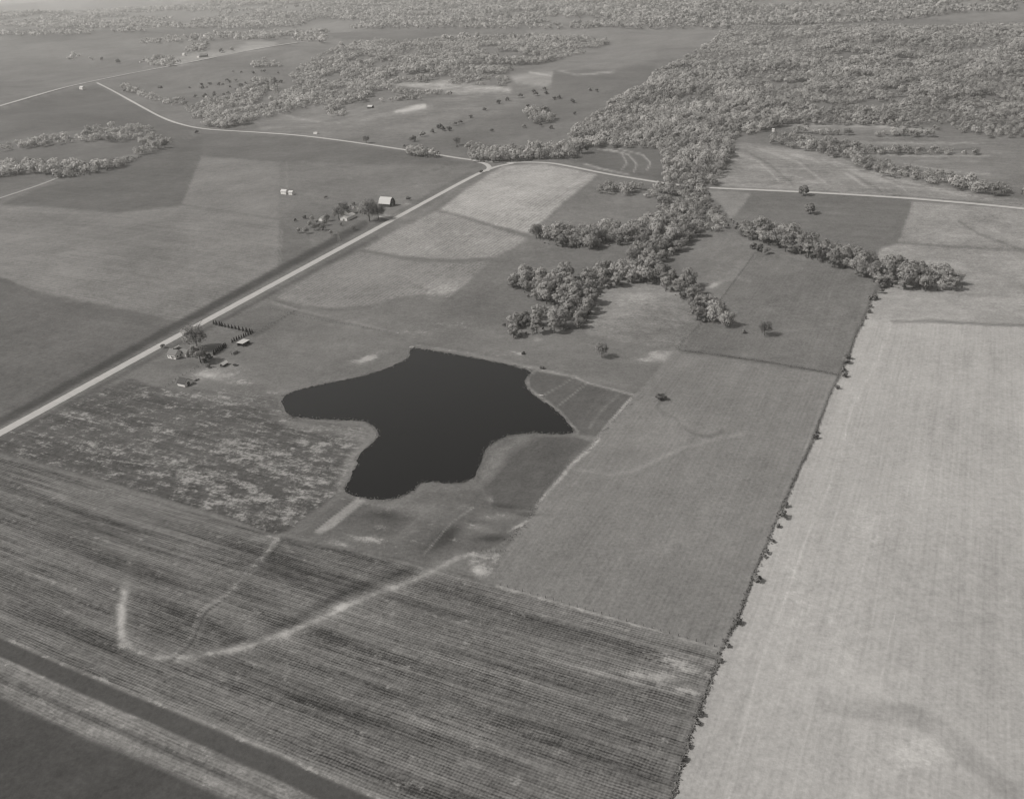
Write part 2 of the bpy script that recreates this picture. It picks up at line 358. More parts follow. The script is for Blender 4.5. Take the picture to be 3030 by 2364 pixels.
# --- fields left of the road
poly(O([(-300,560),(88,400),(205,365),(330,320),(425,290),(500,292),(640,300),(600,345),(430,332),(390,438),(250,455),(-300,470)]), 108, 'dark_pasture', streak=.12)
poly(O([(430,285),(640,292),(780,312),(1000,345),(1040,352),(990,360),(870,352),(600,345),(430,332)]), 113, 'pasture', streak=.1)
poly(O([(-300,420),(88,442),(250,455),(390,440),(600,470),(596,560),(588,582),(395,687),(88,622),(-300,535)]), 137, 'hay_field', d=D2, streak=.22, mot=.1, row=.05, spc=4.5)
poly(O([(-300,430),(88,455),(250,458),(380,470),(400,520),(330,555),(88,500),(-300,470)]), 124, None, soft=25, strength=.7)
poly(O([(430,334),(597,348),(592,466),(388,437)]), 135, 'hay_field', d=D1, streak=.07)
poly(O([(600,348),(870,352),(1010,352),(925,410),(850,442),(780,432),(700,445),(598,465)]), 127, 'farm_paddock', streak=.1)
poly(O([(597,470),(625,490),(660,498),(665,545),(592,580)]), 117, 'farm_paddock')
poly(O([(-400,430),(88,626),(388,687),(250,760),(88,858),(-400,1100)]), 111, 'dark_pasture', d=D2, streak=.12)
line(O([(88,672),(230,690),(330,705)]), 10, 120, .6, 10)
for (a, b) in [((88,530),(300,575)),((88,505),(400,560)),((150,560),(420,610)),((88,585),(420,655))]: line(O([a, b]), 4, 124, .5, 5)
line(O([(250,455),(330,405),(430,345)]), 5, 122, .6, 5)
line(O([(388,437),(480,450),(600,468)]), 4, 118, .7, 3)
line(O([(88,460),(160,478),(230,490)]), 8, 112, .5, 8)
# --- fields north of the east road
poly(O([(545,262),(700,225),(850,228),(980,205),(1150,195),(1175,200),(1000,262),(865,300),(700,292),(560,285)]), 130, 'north_field', streak=.2, mot=.2, cover=.12)
line(O([(590,243),(640,255),(700,263),(770,257),(840,240),(920,226)]), 9, 158, .8, 7)
line(O([(560,275),(620,270),(680,268)]), 10, 145, .6, 8)
poly(O([(845,235),(905,221),(912,226),(905,233),(860,241),(840,240)]), 176, None, soft=2.5, warp=False)
poly(O([(818,180),(860,173),(960,173),(1080,188),(1100,198),(990,205),(900,190)]), 150, 'north_field', mot=.4)
line(O([(820,182),(900,180),(1000,186),(1090,190)]), 5, 168, .7, 4)
line(O([(900,213),(1000,208),(1030,202)]), 4, 155, .7, 5)
poly(O([(1085,160),(1200,150),(1240,165),(1200,172),(1160,185),(1100,178)]), 150, 'north_field', soft=4)
line(O([(1130,155),(1180,163),(1240,160),(1310,153)]), 6, 176, .9, 4)
poly(O([(1180,150),(1240,165),(1320,155),(1400,130),(1390,180),(1330,200),(1230,250),(1000,330),(865,312),(1000,262),(1175,198)]), 118, 'rough_pasture', mot=.1)
poly(O([(1160,140),(1280,80),(1400,80),(1400,125),(1310,150)]), 132, None)
line(O([(1000,270),(1080,235),(1180,205)]), 18, 140, .5, 14)
poly(O([(1110,335),(1225,330),(1255,312),(1400,318),(1415,385),(1240,348),(1160,340)]), 120, 'small_field')
poly(O([(1262,312),(1400,318),(1413,330),(1416,386),(1330,370),(1260,350),(1230,345)]), 112, 'small_field', streak=.08)
for p in [[(1295,318),(1340,330),(1358,350),(1352,366)],[(1320,318),(1370,330),(1388,348),(1380,362)],[(1275,318),(1325,326),(1337,348),(1325,362)],[(1245,350),(1290,362),(1340,372)]]: line(O(p), 5, 158, .95, 3, brk=.1)
poly(O([(1560,305),(1640,310),(1760,325),(1830,350),(1900,372),(2000,392),(2120,420),(2300,440),(2300,470),(2100,432),(1900,420),(1700,408),(1530,398),(1520,385)]), 140, 'upland_field', streak=.35, mot=.2, cover=.3)
for p in [[(1560,325),(1620,345),(1660,385)],[(1620,318),(1700,345),(1760,390)],[(1690,330),(1780,352),(1850,400)],[(1780,345),(1860,372),(1930,405)],[(1860,368),(1960,395),(2060,418)]]: line(O(p), 7, 166, .75, 5, brk=.15)
for p in [[(1590,322),(1640,350),(1690,392)],[(1740,340),(1820,372),(1880,408)],[(1830,362),(1910,388),(2000,412)]]: line(O(p), 5, 100, .7, 5)
for p in [[(1640,315),(1800,360),(1950,400),(2080,420)],[(1560,340),(1700,380),(1800,400)],[(1700,330),(1850,375),(1990,410)]]: line(O(p), 14, 158, .6, 14)
line(O([(1530,392),(1640,396),(1740,400),(1900,418)]), 5, 160, .7, 5)
poly(O([(1650,265),(1780,258),(1990,275),(2000,283),(1880,283),(1700,280)]), 142, 'clearing_field', soft=2.5)
line(O([(1700,268),(1850,268),(1990,280)]), 5, 170, .8, 4)
poly(O([(1650,285),(1990,290),(2300,290),(2300,420),(2110,392),(1990,360),(1900,345),(1800,310),(1700,290)]), 130, 'clearing_field', streak=.2, mot=.2)
for p in [[(1700,300),(1850,305),(2100,306)],[(1850,330),(1980,334),(2110,332)],[(1930,350),(2020,366),(2110,372)]]: line(O(p), 6, 160, .75, 4, brk=.1)
line(O([(1840,320),(2000,322),(2090,318)]), 5, 88, .8, 4); line(O([(1900,345),(2100,345)]), 12, 150, .6, 10); line(O([(1980,352),(2100,350)]), 5, 110, .6, 4)
# --- fields south of the east road, right
poly(O([(1500,405),(1600,412),(1602,418),(1558,470),(1540,440)]), 142, 'paddock')
poly(O([(1602,414),(1945,430),(1928,480),(1912,520),(1880,525),(1760,500),(1690,480),(1600,455),(1570,460)]), 118, 'ploughed_field', d=D2, streak=.16, mot=.1)
line(O([(1600,432),(1700,434),(1800,440)]), 8, 132, .6, 6); line(O([(1620,450),(1800,455)]), 10, 128, .5, 9)
poly(O([(1947,430),(2100,440),(2400,455),(2400,545),(2100,532),(1915,520),(1930,480)]), 148, 'stubble_slope', mot=.25)
line(O([(2045,473),(2090,500),(2200,540)]), 6, 112, .7, 4); line(O([(1915,517),(2000,524),(2110,530),(2300,540)]), 6, 112, .75, 4)
poly(O([(1880,530),(1915,521),(2100,533),(2400,548),(2400,640),(2100,632),(1900,618),(1850,580)]), 150, 'stubble_slope', mot=.2)
poly(O([(1870,625),(1900,615),(2100,632),(2400,640),(2400,700),(2100,692),(1905,688),(1880,700),(1830,770),(1862,640)]), 156, 'pale_field', d=D2, streak=.1)
line(O([(1900,650),(2000,655),(2100,662)]), 5, 145, .5, 4)
# --- the big pale field on the right
HEDGE = [(2610,842),(2577,885),(2566,921),(2537,980),(2515,1042),(2489,1098),(2456,1167),(2405,1306),(2368,1380),(2301,1530),(2229,1705),(2183,1829),(2136,1922),(2095,2041),(2064,2113),(2033,2206),(1990,2364),(1930,2560)]
poly(HEDGE[2:] + [(3600,2560),(3600,965),(2915,958),(2640,952),(2600,960)], 166, 'pale_field', d=D1, streak=.17, mot=.0, row=.02, spc=2.6)
line([(2640,953),(2760,950),(2915,960),(3200,968)], 7, 118, .8, 5)
line([(2640,955),(2590,1080),(2520,1210),(2480,1380),(2380,1610),(2300,1830),(2240,1990),(2190,2200),(2150,2400)], 5, 188, .8, 5, brk=.6)
line([(2855,965),(2812,1150),(2760,1330),(2720,1500),(2680,1680),(2630,1900),(2590,2090)], 5, 188, .72, 5, brk=.7)
line([(2560,2110),(2520,2300)], 4, 180, .5, 5)
line([(2440,2075),(2580,2100),(2700,2115),(2790,2160),(2870,2240),(2990,2350)], 58, 140, .7, 22, brk=.5)
blob(2700, 2230, 120, 60, 182, .6); blob(2560, 1350, 120, 60, 156, .5); blob(2700, 1150, 90, 50, 158, .5); blob(2500, 1900, 80, 200, 172, .5); blob(2350, 1750, 60, 160, 174, .5)
blob(2830, 1060, 90, 60, 160, .5); blob(2560, 1560, 90, 90, 172, .6)
# --- fields right of the road
poly(O([(1070,355),(1160,349),(1275,372),(1255,390),(1205,430),(1160,470),(1135,500),(1050,480),(935,448),(1000,400)]), 160, 'contour_field', d=D1, row=.1, spc=4.2, streak=.1, mot=.15)
poly(O([(933,448),(1050,480),(1128,508),(1095,530),(1060,549),(960,554),(860,549),(772,533),(850,490)]), 150, 'contour_field', d=D1, row=.12, spc=4.0, streak=.1, mot=.15)
poly(O([(765,536),(860,555),(960,562),(1045,557),(1000,600),(965,628),(870,632),(800,655),(700,657),(585,637),(680,580)]), 141, 'contour_field', d=D1, row=.1, spc=4.0, streak=.09, mot=.15)
line(O([(932,449),(985,462),(1050,483),(1120,505)]), 8, 116, .8, 6)
line(O([(770,533),(860,549),(960,557),(1050,551),(1080,540)]), 9, 118, .75, 6)
line(O([(585,640),(640,655),(710,661),(780,655),(840,640),(880,632),(960,632)]), 9, 112, .75, 7)
line(O([(850,595),(900,615),(960,630)]), 12, 122, .6, 12)
line(O([(1190,405),(1240,380)]), 6, 140, .4, 6); line(O([(1160,440),(1205,410),(1270,380)]), 4, 140, .5, 5)
blob(1310, 860, 90, 25, 165, .6); blob(1560, 630, 70, 30, 168, .6); blob(1480, 580, 80, 40, 166, .5); blob(1000, 850, 120, 40, 136, .5)
# --- pastures between the belts
poly(O([(1138,502),(1205,432),(1272,386),(1340,400),(1412,415),(1412,440),(1345,480),(1340,520),(1170,530),(1062,548),(1095,530)]), 129, 'pasture', streak=.06)
poly(O([(1062,550),(1170,530),(1340,522),(1335,562),(1280,580),(1090,600),(1090,640),(1080,700),(870,712),(965,630),(1000,600)]), 122, 'pasture', streak=.08)
poly(O([(1250,600),(1330,595),(1400,598),(1460,630),(1490,680),(1465,735),(1380,742),(1290,735),(1250,712),(1265,660)]), 140, 'domed_pasture', mot=.2)
blob(1880, 885, 75, 28, 164, .7, -.1); blob(1780, 960, 60, 30, 155, .5); blob(1910, 990, 70, 25, 122, .5); blob(1850, 930, 60, 20, 150, .6)
line(O([(1080,745),(1200,722),(1260,715),(1380,740),(1440,742)]), 8, 146, .6, 8)
poly(O([(1500,490),(1560,497),(1650,528),(1770,560),(1835,580),(1868,605),(1845,680),(1790,799),(1450,747),(1466,735),(1495,690),(1550,690),(1540,650),(1460,590),(1440,548)]), 131, 'right_pasture', d=D1, streak=.05)
poly(O([(1610,540),(1770,562),(1835,582),(1866,610),(1845,680),(1790,799),(1455,745),(1500,680),(1560,610)]), 124, 'right_pasture', d=D1, streak=.14, row=.02)
line([(2230,755),(2160,850),(2100,930),(2000,1030)], 2.5, 98, .7, 3)
line(O([(1520,610),(1570,590),(1600,600)]), 10, 152, .6, 8); blob(2110, 845, 30, 8, 165, .8, -.5)
line(O([(1450,747),(1530,757),(1650,775),(1790,800)]), 7, 92, .85, 4)
line(O([(1450,753),(1530,764),(1650,784),(1780,806)]), 3, 150, .5, 3)
# --- pasture round the farm and above the lake
poly(O([(640,665),(860,712),(1080,702),(1250,716),(1440,745),(1435,755),(1380,820),(1352,845),(1250,812),(1130,790),(1000,765),(880,742),(830,780),(700,815),(600,832),(560,860),(480,900),(300,880),(88,890),(350,760),(400,725),(580,650)]), 126, 'pasture', streak=.08, mot=.1)
poly(O([(455,690),(575,650),(650,665),(545,718)]), 117, 'garden_plot', d=D1, streak=.1)
line(O([(580,640),(630,660)]), 3, 150, .6, 3); line(O([(455,688),(575,650)]), 3, 95, .4, 3); line(O([(545,715),(630,663)]), 2.5, 84, .8, 2.5)
line(O([(580,645),(640,662),(760,688),(860,713)]), 4, 150, .6, 4); line(O([(580,640),(640,658)]), 4, 100, .6, 3)
line(O([(640,668),(760,694),(850,718)]), 3, 105, .6, 3)
blob(1090, 1060, 38, 9, 180, .9, -.35, .4); blob(1045, 1072, 22, 6, 170, .8); blob(960, 1130, 130, 20, 140, .5)
blob(1230, 985, 60, 12, 150, .6); blob(1330, 965, 90, 14, 152, .6); blob(1960, 1052, 60, 14, 170, .8, -.1); blob(1930, 1062, 50, 5, 178, .8); blob(1590, 1007, 14, 5, 190, .8); blob(1540, 1047, 18, 6, 175, .8)
blob(1500, 1050, 60, 15, 150, .5); blob(1700, 1020, 120, 15, 142, .5); blob(1800, 1090, 90, 30, 118, .5)
# farmyard
blob(650, 1104, 80, 24, 160, .8, .05); blob(700, 1132, 60, 12, 160, .7, .1); blob(590, 1120, 30, 20, 150, .7, -.6); blob(622, 1108, 34, 9, 180, .8); blob(680, 1118, 30, 8, 165, .7); blob(600, 1125, 30, 10, 150, .6); blob(660, 1075, 40, 10, 155, .6)
blob(510, 1110, 60, 40, 112, .5); blob(555, 1080, 60, 14, 100, .5); blob(640, 1035, 40, 14, 108, .5)
line([(820,1165),(790,1160)], 5, 165, .7, 4); blob(800, 1160, 40, 6, 160, .7)
# dam and its tracks
line([(1230,1024),(1350,1042),(1460,1062),(1600,1092),(1660,1108),(1740,1135),(1880,1168),(1900,1172)], 10, 150, .7, 5)
line([(1240,1016),(1400,1040),(1580,1078),(1700,1118),(1860,1158)], 4, 112, .5, 4)
# plots by the lake
poly([(1590,1098),(1690,1118),(1760,1140),(1880,1176),(1800,1262),(1770,1292),(1712,1285),(1660,1215),(1600,1175),(1562,1140),(1566,1112)], 104, 'grass_plot', d=D1, streak=.08)
line([(1705,1112),(1660,1140),(1612,1166)], 3.5, 150, .8, 3); line([(1742,1128),(1690,1170),(1652,1202)], 3.5, 150, .8, 3)
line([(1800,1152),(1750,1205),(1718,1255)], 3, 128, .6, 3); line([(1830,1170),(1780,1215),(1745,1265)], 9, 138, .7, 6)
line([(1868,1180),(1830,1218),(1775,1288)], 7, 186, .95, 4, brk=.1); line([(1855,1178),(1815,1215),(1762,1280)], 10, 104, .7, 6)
line([(1562,1128),(1566,1150),(1605,1178),(1650,1212),(1680,1245),(1710,1278)], 7, 152, .8, 6)
line([(1600,1095),(1690,1112),(1745,1134),(1880,1170)], 6, 158, .8, 4)
# --- centre field
poly([(1991,1044),(2250,1080),(2483,1112),(2456,1167),(2405,1306),(2368,1380),(2301,1530),(2229,1705),(2183,1829),(2130,1920),(1800,1822),(1470,1727),(1455,1700),(1505,1612),(1575,1530),(1600,1490),(1665,1405),(1762,1293),(1873,1180),(1915,1138)], 138, 'centre_field', d=D1, streak=.16, mot=.05, row=.03, spc=2.6)
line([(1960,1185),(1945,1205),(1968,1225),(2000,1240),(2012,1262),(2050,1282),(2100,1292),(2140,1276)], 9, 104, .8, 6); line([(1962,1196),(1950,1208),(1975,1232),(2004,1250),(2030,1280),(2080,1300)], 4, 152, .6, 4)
line([(1975,1185),(2040,1200),(2120,1205)], 8, 122, .5, 8)
line([(2190,1285),(2100,1302),(2020,1325),(1950,1358),(1870,1396),(1800,1405),(1720,1392)], 9, 156, .65, 9, brk=.1); line([(2020,1338),(1950,1372),(1880,1410)], 8, 120, .5, 10)
line([(1990,1046),(1920,1130),(1870,1180),(1760,1300)], 7, 150, .6, 6)
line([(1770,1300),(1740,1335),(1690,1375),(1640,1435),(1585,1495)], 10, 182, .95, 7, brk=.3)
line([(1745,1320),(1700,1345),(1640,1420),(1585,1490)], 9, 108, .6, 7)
line([(2470,1115),(2420,1240),(2380,1330)], 5, 150, .6, 4)
blob(1850, 1340, 60, 20, 122, .5); blob(1760, 1440, 110, 40, 128, .5); blob(1700, 1620, 120, 60, 128, .6, -.6); blob(2000, 1250, 150, 60, 144, .5); blob(2100, 1500, 160, 60, 144, .6, -.6); blob(1990, 1700, 120, 50, 132, .5)
# --- dark fields round the south shore
poly([(1440,1335),(1500,1300),(1600,1290),(1700,1292),(1750,1310),(1690,1350),(1640,1420),(1575,1510),(1480,1505),(1425,1470),(1408,1425),(1420,1390)], 103, 'shore_field', d=D1, streak=.12)
poly([(1445,1330),(1540,1290),(1580,1300),(1500,1350),(1450,1420),(1420,1440),(1412,1400)], 138, None, soft=14, strength=.9)
poly([(1010,1470),(1080,1485),(1180,1486),(1250,1450),(1420,1435),(1480,1505),(1575,1520),(1500,1615),(1300,1660),(1240,1655),(920,1585),(880,1590),(980,1500)], 114, 'shore_field', streak=.2, mot=.1, cover=.12)
line([(1060,1485),(1180,1492),(1260,1455),(1420,1440)], 14, 132, .7, 12)
poly([(926,1573),(1060,1470),(1088,1478),(1060,1500),(985,1562),(945,1580)], 152, 'grass_strip', soft=3, warp=False, streak=.05)
poly([(898,1490),(998,1430),(1008,1448),(925,1496)], 150, 'grass_strip', soft=3, warp=False)
line([(930,1568),(1045,1478)], 2.5, 78, .7, 2.5); line([(1080,1490),(1045,1525),(990,1562)], 2.5, 90, .5, 3); line([(900,1488),(960,1448),(990,1432)], 2.5, 88, .5, 3)
blob(1130, 1528, 60, 20, 78, .8, .1); blob(1090, 1600, 70, 14, 158, .8, .1); blob(1000, 1605, 50, 10, 150, .7, .3); blob(1200, 1575, 50, 20, 136, .6, -.5); blob(1320, 1585, 75, 24, 80, .8, -.6); blob(1400, 1610, 50, 10, 90, .7, -.3); blob(1255, 1510, 50, 16, 134, .6); blob(1170, 1500, 70, 8, 140, .7)
line([(1400,1500),(1330,1550),(1255,1640)], 5, 150, .75, 4, brk=.1); line([(1160,1600),(1250,1520),(1290,1490)], 5, 142, .6, 6)
poly([(1420,1545),(1500,1500),(1550,1530),(1500,1600),(1440,1640),(1330,1655),(1230,1650),(1330,1640),(1400,1590)], 112, None, soft=6)
blob(1470, 1530, 45, 9, 168, .8, -.1); blob(1535, 1555, 45, 7, 172, .85, -.6); blob(1430, 1565, 50, 9, 158, .7, .2); blob(1455, 1592, 55, 11, 78, .8, -.1); blob(1500, 1500, 50, 7, 84, .7, .2); blob(1560, 1520, 60, 5, 84, .6, .1); blob(1455, 1478, 12, 14, 160, .7)
line([(1560,1545),(1500,1600),(1450,1630),(1350,1655)], 8, 150, .7, 8)
poly([(1385,1645),(1500,1622),(1462,1685),(1455,1726),(1400,1700)], 134, None, soft=12, cover=.55); blob(1415, 1690, 22, 14, 190, .8, .6)
# --- mottled field between road, farm and lake
poly([(-500,1560),(-300,1440),(120,1232),(250,1170),(380,1120),(520,1160),(700,1150),(820,1180),(840,1225),(905,1246),(1070,1256),(1100,1275),(1060,1330),(1040,1375),(1010,1430),(985,1470),(870,1560),(818,1585),(694,1538),(416,1455),(120,1374),(-300,1260),(-500,1300)], 97, 'mottled_field', d=D2, streak=.5, mot=.2, cover=.30)
for (bu, bv, ra, rb, rr) in [(880,1400,190,60,.5),(760,1500,170,50,.3),(560,1400,150,45,.3),(980,1320,90,30,0),(450,1270,60,16,.1),(300,1330,120,20,.2),(620,1180,120,14,.15),(260,1240,70,14,.1),(700,1330,120,30,.2)]:
    k = np.nonzero((fid == max(FIELDS)) & (np.abs(pu-bu) < 3*ra) & (np.abs(pv-bv) < 3*ra))[0]; c_, s_ = math.cos(rr), math.sin(rr); xx = pu[k]-bu; yy = pv[k]-bv
    bare[k] += .2*np.exp(-(((xx*c_+yy*s_)/ra)**2+((-xx*s_+yy*c_)/rb)**2))
line([(120,1236),(300,1150),(450,1075)], 14, 118, .6, 14)
poly([(840,1225),(905,1246),(1070,1256),(1110,1275),(1115,1300),(1080,1330),(1040,1300),(960,1275),(850,1265),(780,1200)], 136, None, soft=16, strength=.8)
poly([(1100,1300),(1060,1340),(1050,1385),(1015,1435),(990,1440),(1020,1370),(1050,1320)], 138, None, soft=8, strength=.8)
poly([(690,1130),(830,1150),(830,1180),(720,1200),(560,1180),(480,1160)], 118, None, soft=20, strength=.8)
# --- the corn field in front
poly([(-900,1090),(-300,1270),(120,1382),(416,1463),(694,1546),(818,1592),(1207,1664),(1478,1737),(1800,1828),(2128,1924),(2095,2041),(2062,2113),(2030,2206),(1985,2364),(1925,2560),(1700,2700),(800,2250),(120,1935),(-900,1480)], 113, 'corn_stubble_field', d=D2, row=.22, cross=.12, streak=1.0, mot=.1, spc=1.3, cover=.13)
line([(120,1378),(416,1459),(694,1542),(818,1590)], 10, 128, .7, 8)
line([(818,1590),(1000,1620),(1207,1658),(1400,1710)], 4, 92, .7, 4); line([(850,1585),(1100,1640)], 6, 142, .5, 6)
line([(1470,1733),(1800,1826),(2128,1922)], 9, 165, .85, 6, flat=True); line([(1475,1726),(1800,1817),(2130,1912)], 3, 120, .6, 3)
sw = O([(975,1190),(910,1225),(850,1250),(790,1270),(730,1295),(660,1330),(600,1352),(540,1372),(490,1388),(420,1397),(360,1402),(320,1398),(285,1384),(263,1362),(258,1330),(262,1290),(270,1250),(276,1205)])
line([(1352,1651),(1400,1640)], 12, 165, .9, 10, flat=True, brk=.2); line(sw, 38, 140, .85, 28, flat=True); line(sw[:9], 11, 170, .95, 14, flat=True, brk=.2); line(sw[7:16], 20, 160, 1., 14, flat=True, brk=.1); line(O([(262,1375),(257,1335),(263,1290),(266,1262)]), 24, 172, .95, 18, flat=True, brk=.25); line(O([(270,1250),(275,1205),(278,1190)]), 10, 138, .8, 12, brk=.4)
blob(1010, 1795, 30, 10, 185, .8, -.4); blob(840, 1880, 36, 9, 180, .8, -.3)
line(O([(880,1215),(800,1240),(740,1262),(640,1315),(540,1360),(480,1370)]), 22, 70, .8, 24)
line(O([(590,1150),(560,1190),(520,1235),(480,1275),(440,1305)]), 16, 148, .9, 9, flat=True, brk=.1)
line(O([(600,1160),(560,1200),(505,1265),(440,1310)]), 10, 98, .5, 12)
off_ = lambda p, a, b: [(x+a, y+b) for x, y in p]
gl = O([(480,1278),(440,1305),(428,1330),(415,1360),(395,1385),(360,1412)])  # gully not cut into the terrain: its shading is painted as tone
line(gl, 24, 128, .9, 14, flat=True); line(gl, 5, 66, .9, 4); line(off_(gl, -14, -6), 6, 150, .8, 5); line(O([(560,1190),(520,1235),(480,1278)]), 5, 70, .8, 5); line(O([(440,1310),(400,1330),(340,1345)]), 5, 90, .7, 6)
line(O([(540,1150),(575,1145),(600,1140)]), 16, 152, .7, 12, flat=True)
blob(700, 1600, 60, 18, 132, .6, .2)
for (bu, bv, a, b, tt, st_, rr) in [(860,1700,120,26,82,.6,.3),(760,1760,80,20,84,.5,.3),(830,1900,100,16,136,.45,.3),(740,1870,60,14,140,.4,.3),(900,1790,90,14,132,.4,.3),(1060,1690,120,16,134,.45,.25),(420,1700,170,26,86,.5,.25),(300,1900,120,30,84,.5,.4),
        (260,1560,200,20,84,.5,.2),(500,1620,160,22,126,.5,.25),(1250,1800,160,22,86,.5,.28),(1650,1870,200,18,84,.5,.27),(1420,1980,260,20,134,.45,.28),(1100,1950,200,18,132,.4,.28),(1000,2110,220,22,86,.5,.3),(1700,2160,220,26,84,.45,.2),(1300,2190,200,18,88,.4,.3),(640,1960,120,26,84,.5,.3),(1750,1990,120,20,134,.5,.2),(460,1880,60,30,84,.5,.5)]: blob(bu, bv, a, b, tt, min(st_, .49) if tt > 140 else st_, rr, .3)
for (bu, bv, a, b) in [(2000,1960,80,22),(2060,1985,60,14),(1930,2000,90,18),(2010,2040,80,14),(1990,1950,50,14)]: blob(bu, bv, a, b, 176, .75, .15, .6)
line([(2100,1945),(2075,2040),(2040,2120),(2000,2230),(1960,2364)], 22, 138, .6, 18, flat=True)
line(O([(210,1430),(300,1370)]), 12, 128, .5, 16, flat=True)
blob(1400, 2130, 220, 20, 138, .5, .25); blob(800, 2000, 260, 24, 88, .4, .3); blob(1500, 1900, 250, 22, 128, .4, .28); blob(1350, 2160, 160, 14, 140, .5, .25)
# bottom-left strips
def shift(p, dv): return [(a, b+dv) for a, b in p]
S1 = [(-500,1680),(-200,1797),(120,1934),(300,2012),(560,2120),(765,2206),(1000,2310),(1250,2420),(1500,2540)]
S2 = [(-500,1740),(-200,1860),(120,2000),(250,2058),(400,2122),(590,2205),(820,2310),(1100,2440)]
poly(S1 + shift(S2, 0)[::-1], 92, 'grass_waterway', soft=4, streak=.06, mot=.05)
poly(S2 + [(900,2700),(-800,2700),(-800,1800)], 128, 'strip_crop_field', d=D2, streak=.45, row=.12, spc=1.4, mot=.2, cover=.2)
line(S1, 14, 152, .85, 7, flat=True); line(S2, 9, 150, .7, 6, flat=True)
line(shift(S2, 58), 16, 92, .8, 12); line(shift(S2, 88), 20, 148, .6, 14, flat=True)
poly(shift(S2, 118) + [(900,2700),(-800,2700),(-800,1900)], 88, None, soft=10)
# road verges
RD_MAIN = [(-260,1425),(-60,1315),(120,1217),(300,1118),(520,998),(700,901),(900,793),(1100,685),(1155,655),(1300,576),(1400,522),(1459,496),(1518,484)]
def off(p, du, dv): return [(a+du, b+dv) for a, b in p]
line(off(RD_MAIN[:8], -22, -21), 22, 80, .95, 7, brk=.15); line(off(RD_MAIN[7:11], -8, -10), 8, 104, .7, 5)
line(off(RD_MAIN[:8], 15, 16), 10, 90, .85, 5); line(off(RD_MAIN[7:11], 8, 9), 6, 118, .6, 4)
line(off(RD_MAIN[:4], -60, -40), 8, 124, .6, 8)
line([(1250,625),(1300,600),(1360,545)], 5, 150, .5, 5); line([(1230,600),(1290,560),(1340,545)], 3, 98, .7, 3); line([(1240,608),(1310,562)], 3, 98, .6, 3)
# hedge strip
line(HEDGE, 8, 96, .85, 5); line(off(HEDGE[3:14], -12, -3), 3, 148, .4, 4)
# farm 2 ground
blob(1010, 655, 110, 24, 112, .5); blob(1170, 640, 60, 10, 150, .6); blob(1200, 605, 26, 7, 165, .7); blob(1240, 548, 24, 6, 165, .7, -.2); blob(1190, 668, 10, 5, 150, .4)
line(O([(645,413),(700,425),(760,440)]), 3, 146, .6, 3); line(O([(665,435),(700,438)]), 9, 112, .5, 8); line(O([(660,447),(720,455)]), 3, 140, .5, 3)
line([(849,480),(849,562)], 5, 150, .6, 3); line([(834,680),(829,778)], 5, 150, .6, 3); line([(1144,535),(1330,545),(1410,545)], 3, 145, .4, 4)
line([(1205,540),(1370,545)], 3, 140, .4, 4); line([(1320,515),(1362,480)], 3, 100, .5, 3); line([(1233,514),(1300,500),(1340,480)], 3, 92, .7, 3); line([(880,478),(1000,500),(1140,535)], 3, 146, .5, 3)
line([(576,397),(530,418),(480,440),(420,455)], 2.5, 92, .7, 3); line([(122,547),(173,525),(216,510)], 6, 158, .7, 4)
line([(118,290),(240,262)], 4, 100, .5, 3)
# narrow shore rim: damp dark soil next to the water
line(LAKE + [LAKE[0]], 5, 100, .4, 5)
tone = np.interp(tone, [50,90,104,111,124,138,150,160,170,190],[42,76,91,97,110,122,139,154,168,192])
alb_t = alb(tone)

# split the sheet into the fields it shows (shared edges, no overlap)
cell = np.arange(NR*NCC).reshape(NR, NCC)
q = np.stack([cell[:-1, :-1], cell[1:, :-1], cell[1:, 1:], cell[:-1, 1:]], -1).reshape(-1, 4)
face_id = fid[q].max(1)
same = (fid[q] == fid[q][:, :1]).all(1); face_id = np.where(same, fid[q][:, 0], face_id)
def link(ob, parent=None):
    C.objects.link(ob)
    if parent: ob.parent = parent
    return ob
def np_mesh(name, V, F, attrs=None, mat=None, smooth=False):
    me = bpy.data.meshes.new(name); V = np.asarray(V, np.float32); F = np.asarray(F, np.int32); k = F.shape[1]
    me.vertices.add(len(V)); me.vertices.foreach_set('co', V.ravel())
    me.loops.add(F.size); me.loops.foreach_set('vertex_index', F.ravel())
    me.polygons.add(len(F)); me.polygons.foreach_set('loop_start', np.arange(0, F.size, k, dtype=np.int32))
    me.polygons.foreach_set('loop_total', np.full(len(F), k, np.int32))
    if smooth: me.polygons.foreach_set('use_smooth', np.ones(len(F), bool))
    me.update(calc_edges=True)
    for nm, (typ, arr) in (attrs or {}).items():
        a = me.attributes.new(nm, typ, 'POINT')
        a.data.foreach_set('value' if typ == 'FLOAT' else 'vector', np.asarray(arr, np.float32).ravel())
    if mat: me.materials.append(mat)
    me.validate()
    return me
for i, nm in FIELDS.items():
    f = q[face_id == i]
    if not len(f): continue
    used, inv = np.unique(f, return_inverse=True)
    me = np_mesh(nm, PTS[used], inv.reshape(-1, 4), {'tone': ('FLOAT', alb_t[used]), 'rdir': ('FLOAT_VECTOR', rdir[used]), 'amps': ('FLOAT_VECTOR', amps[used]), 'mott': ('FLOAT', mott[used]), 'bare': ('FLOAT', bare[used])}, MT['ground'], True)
    ob = link(bpy.data.objects.new(nm, me)); ob['kind'] = 'structure'

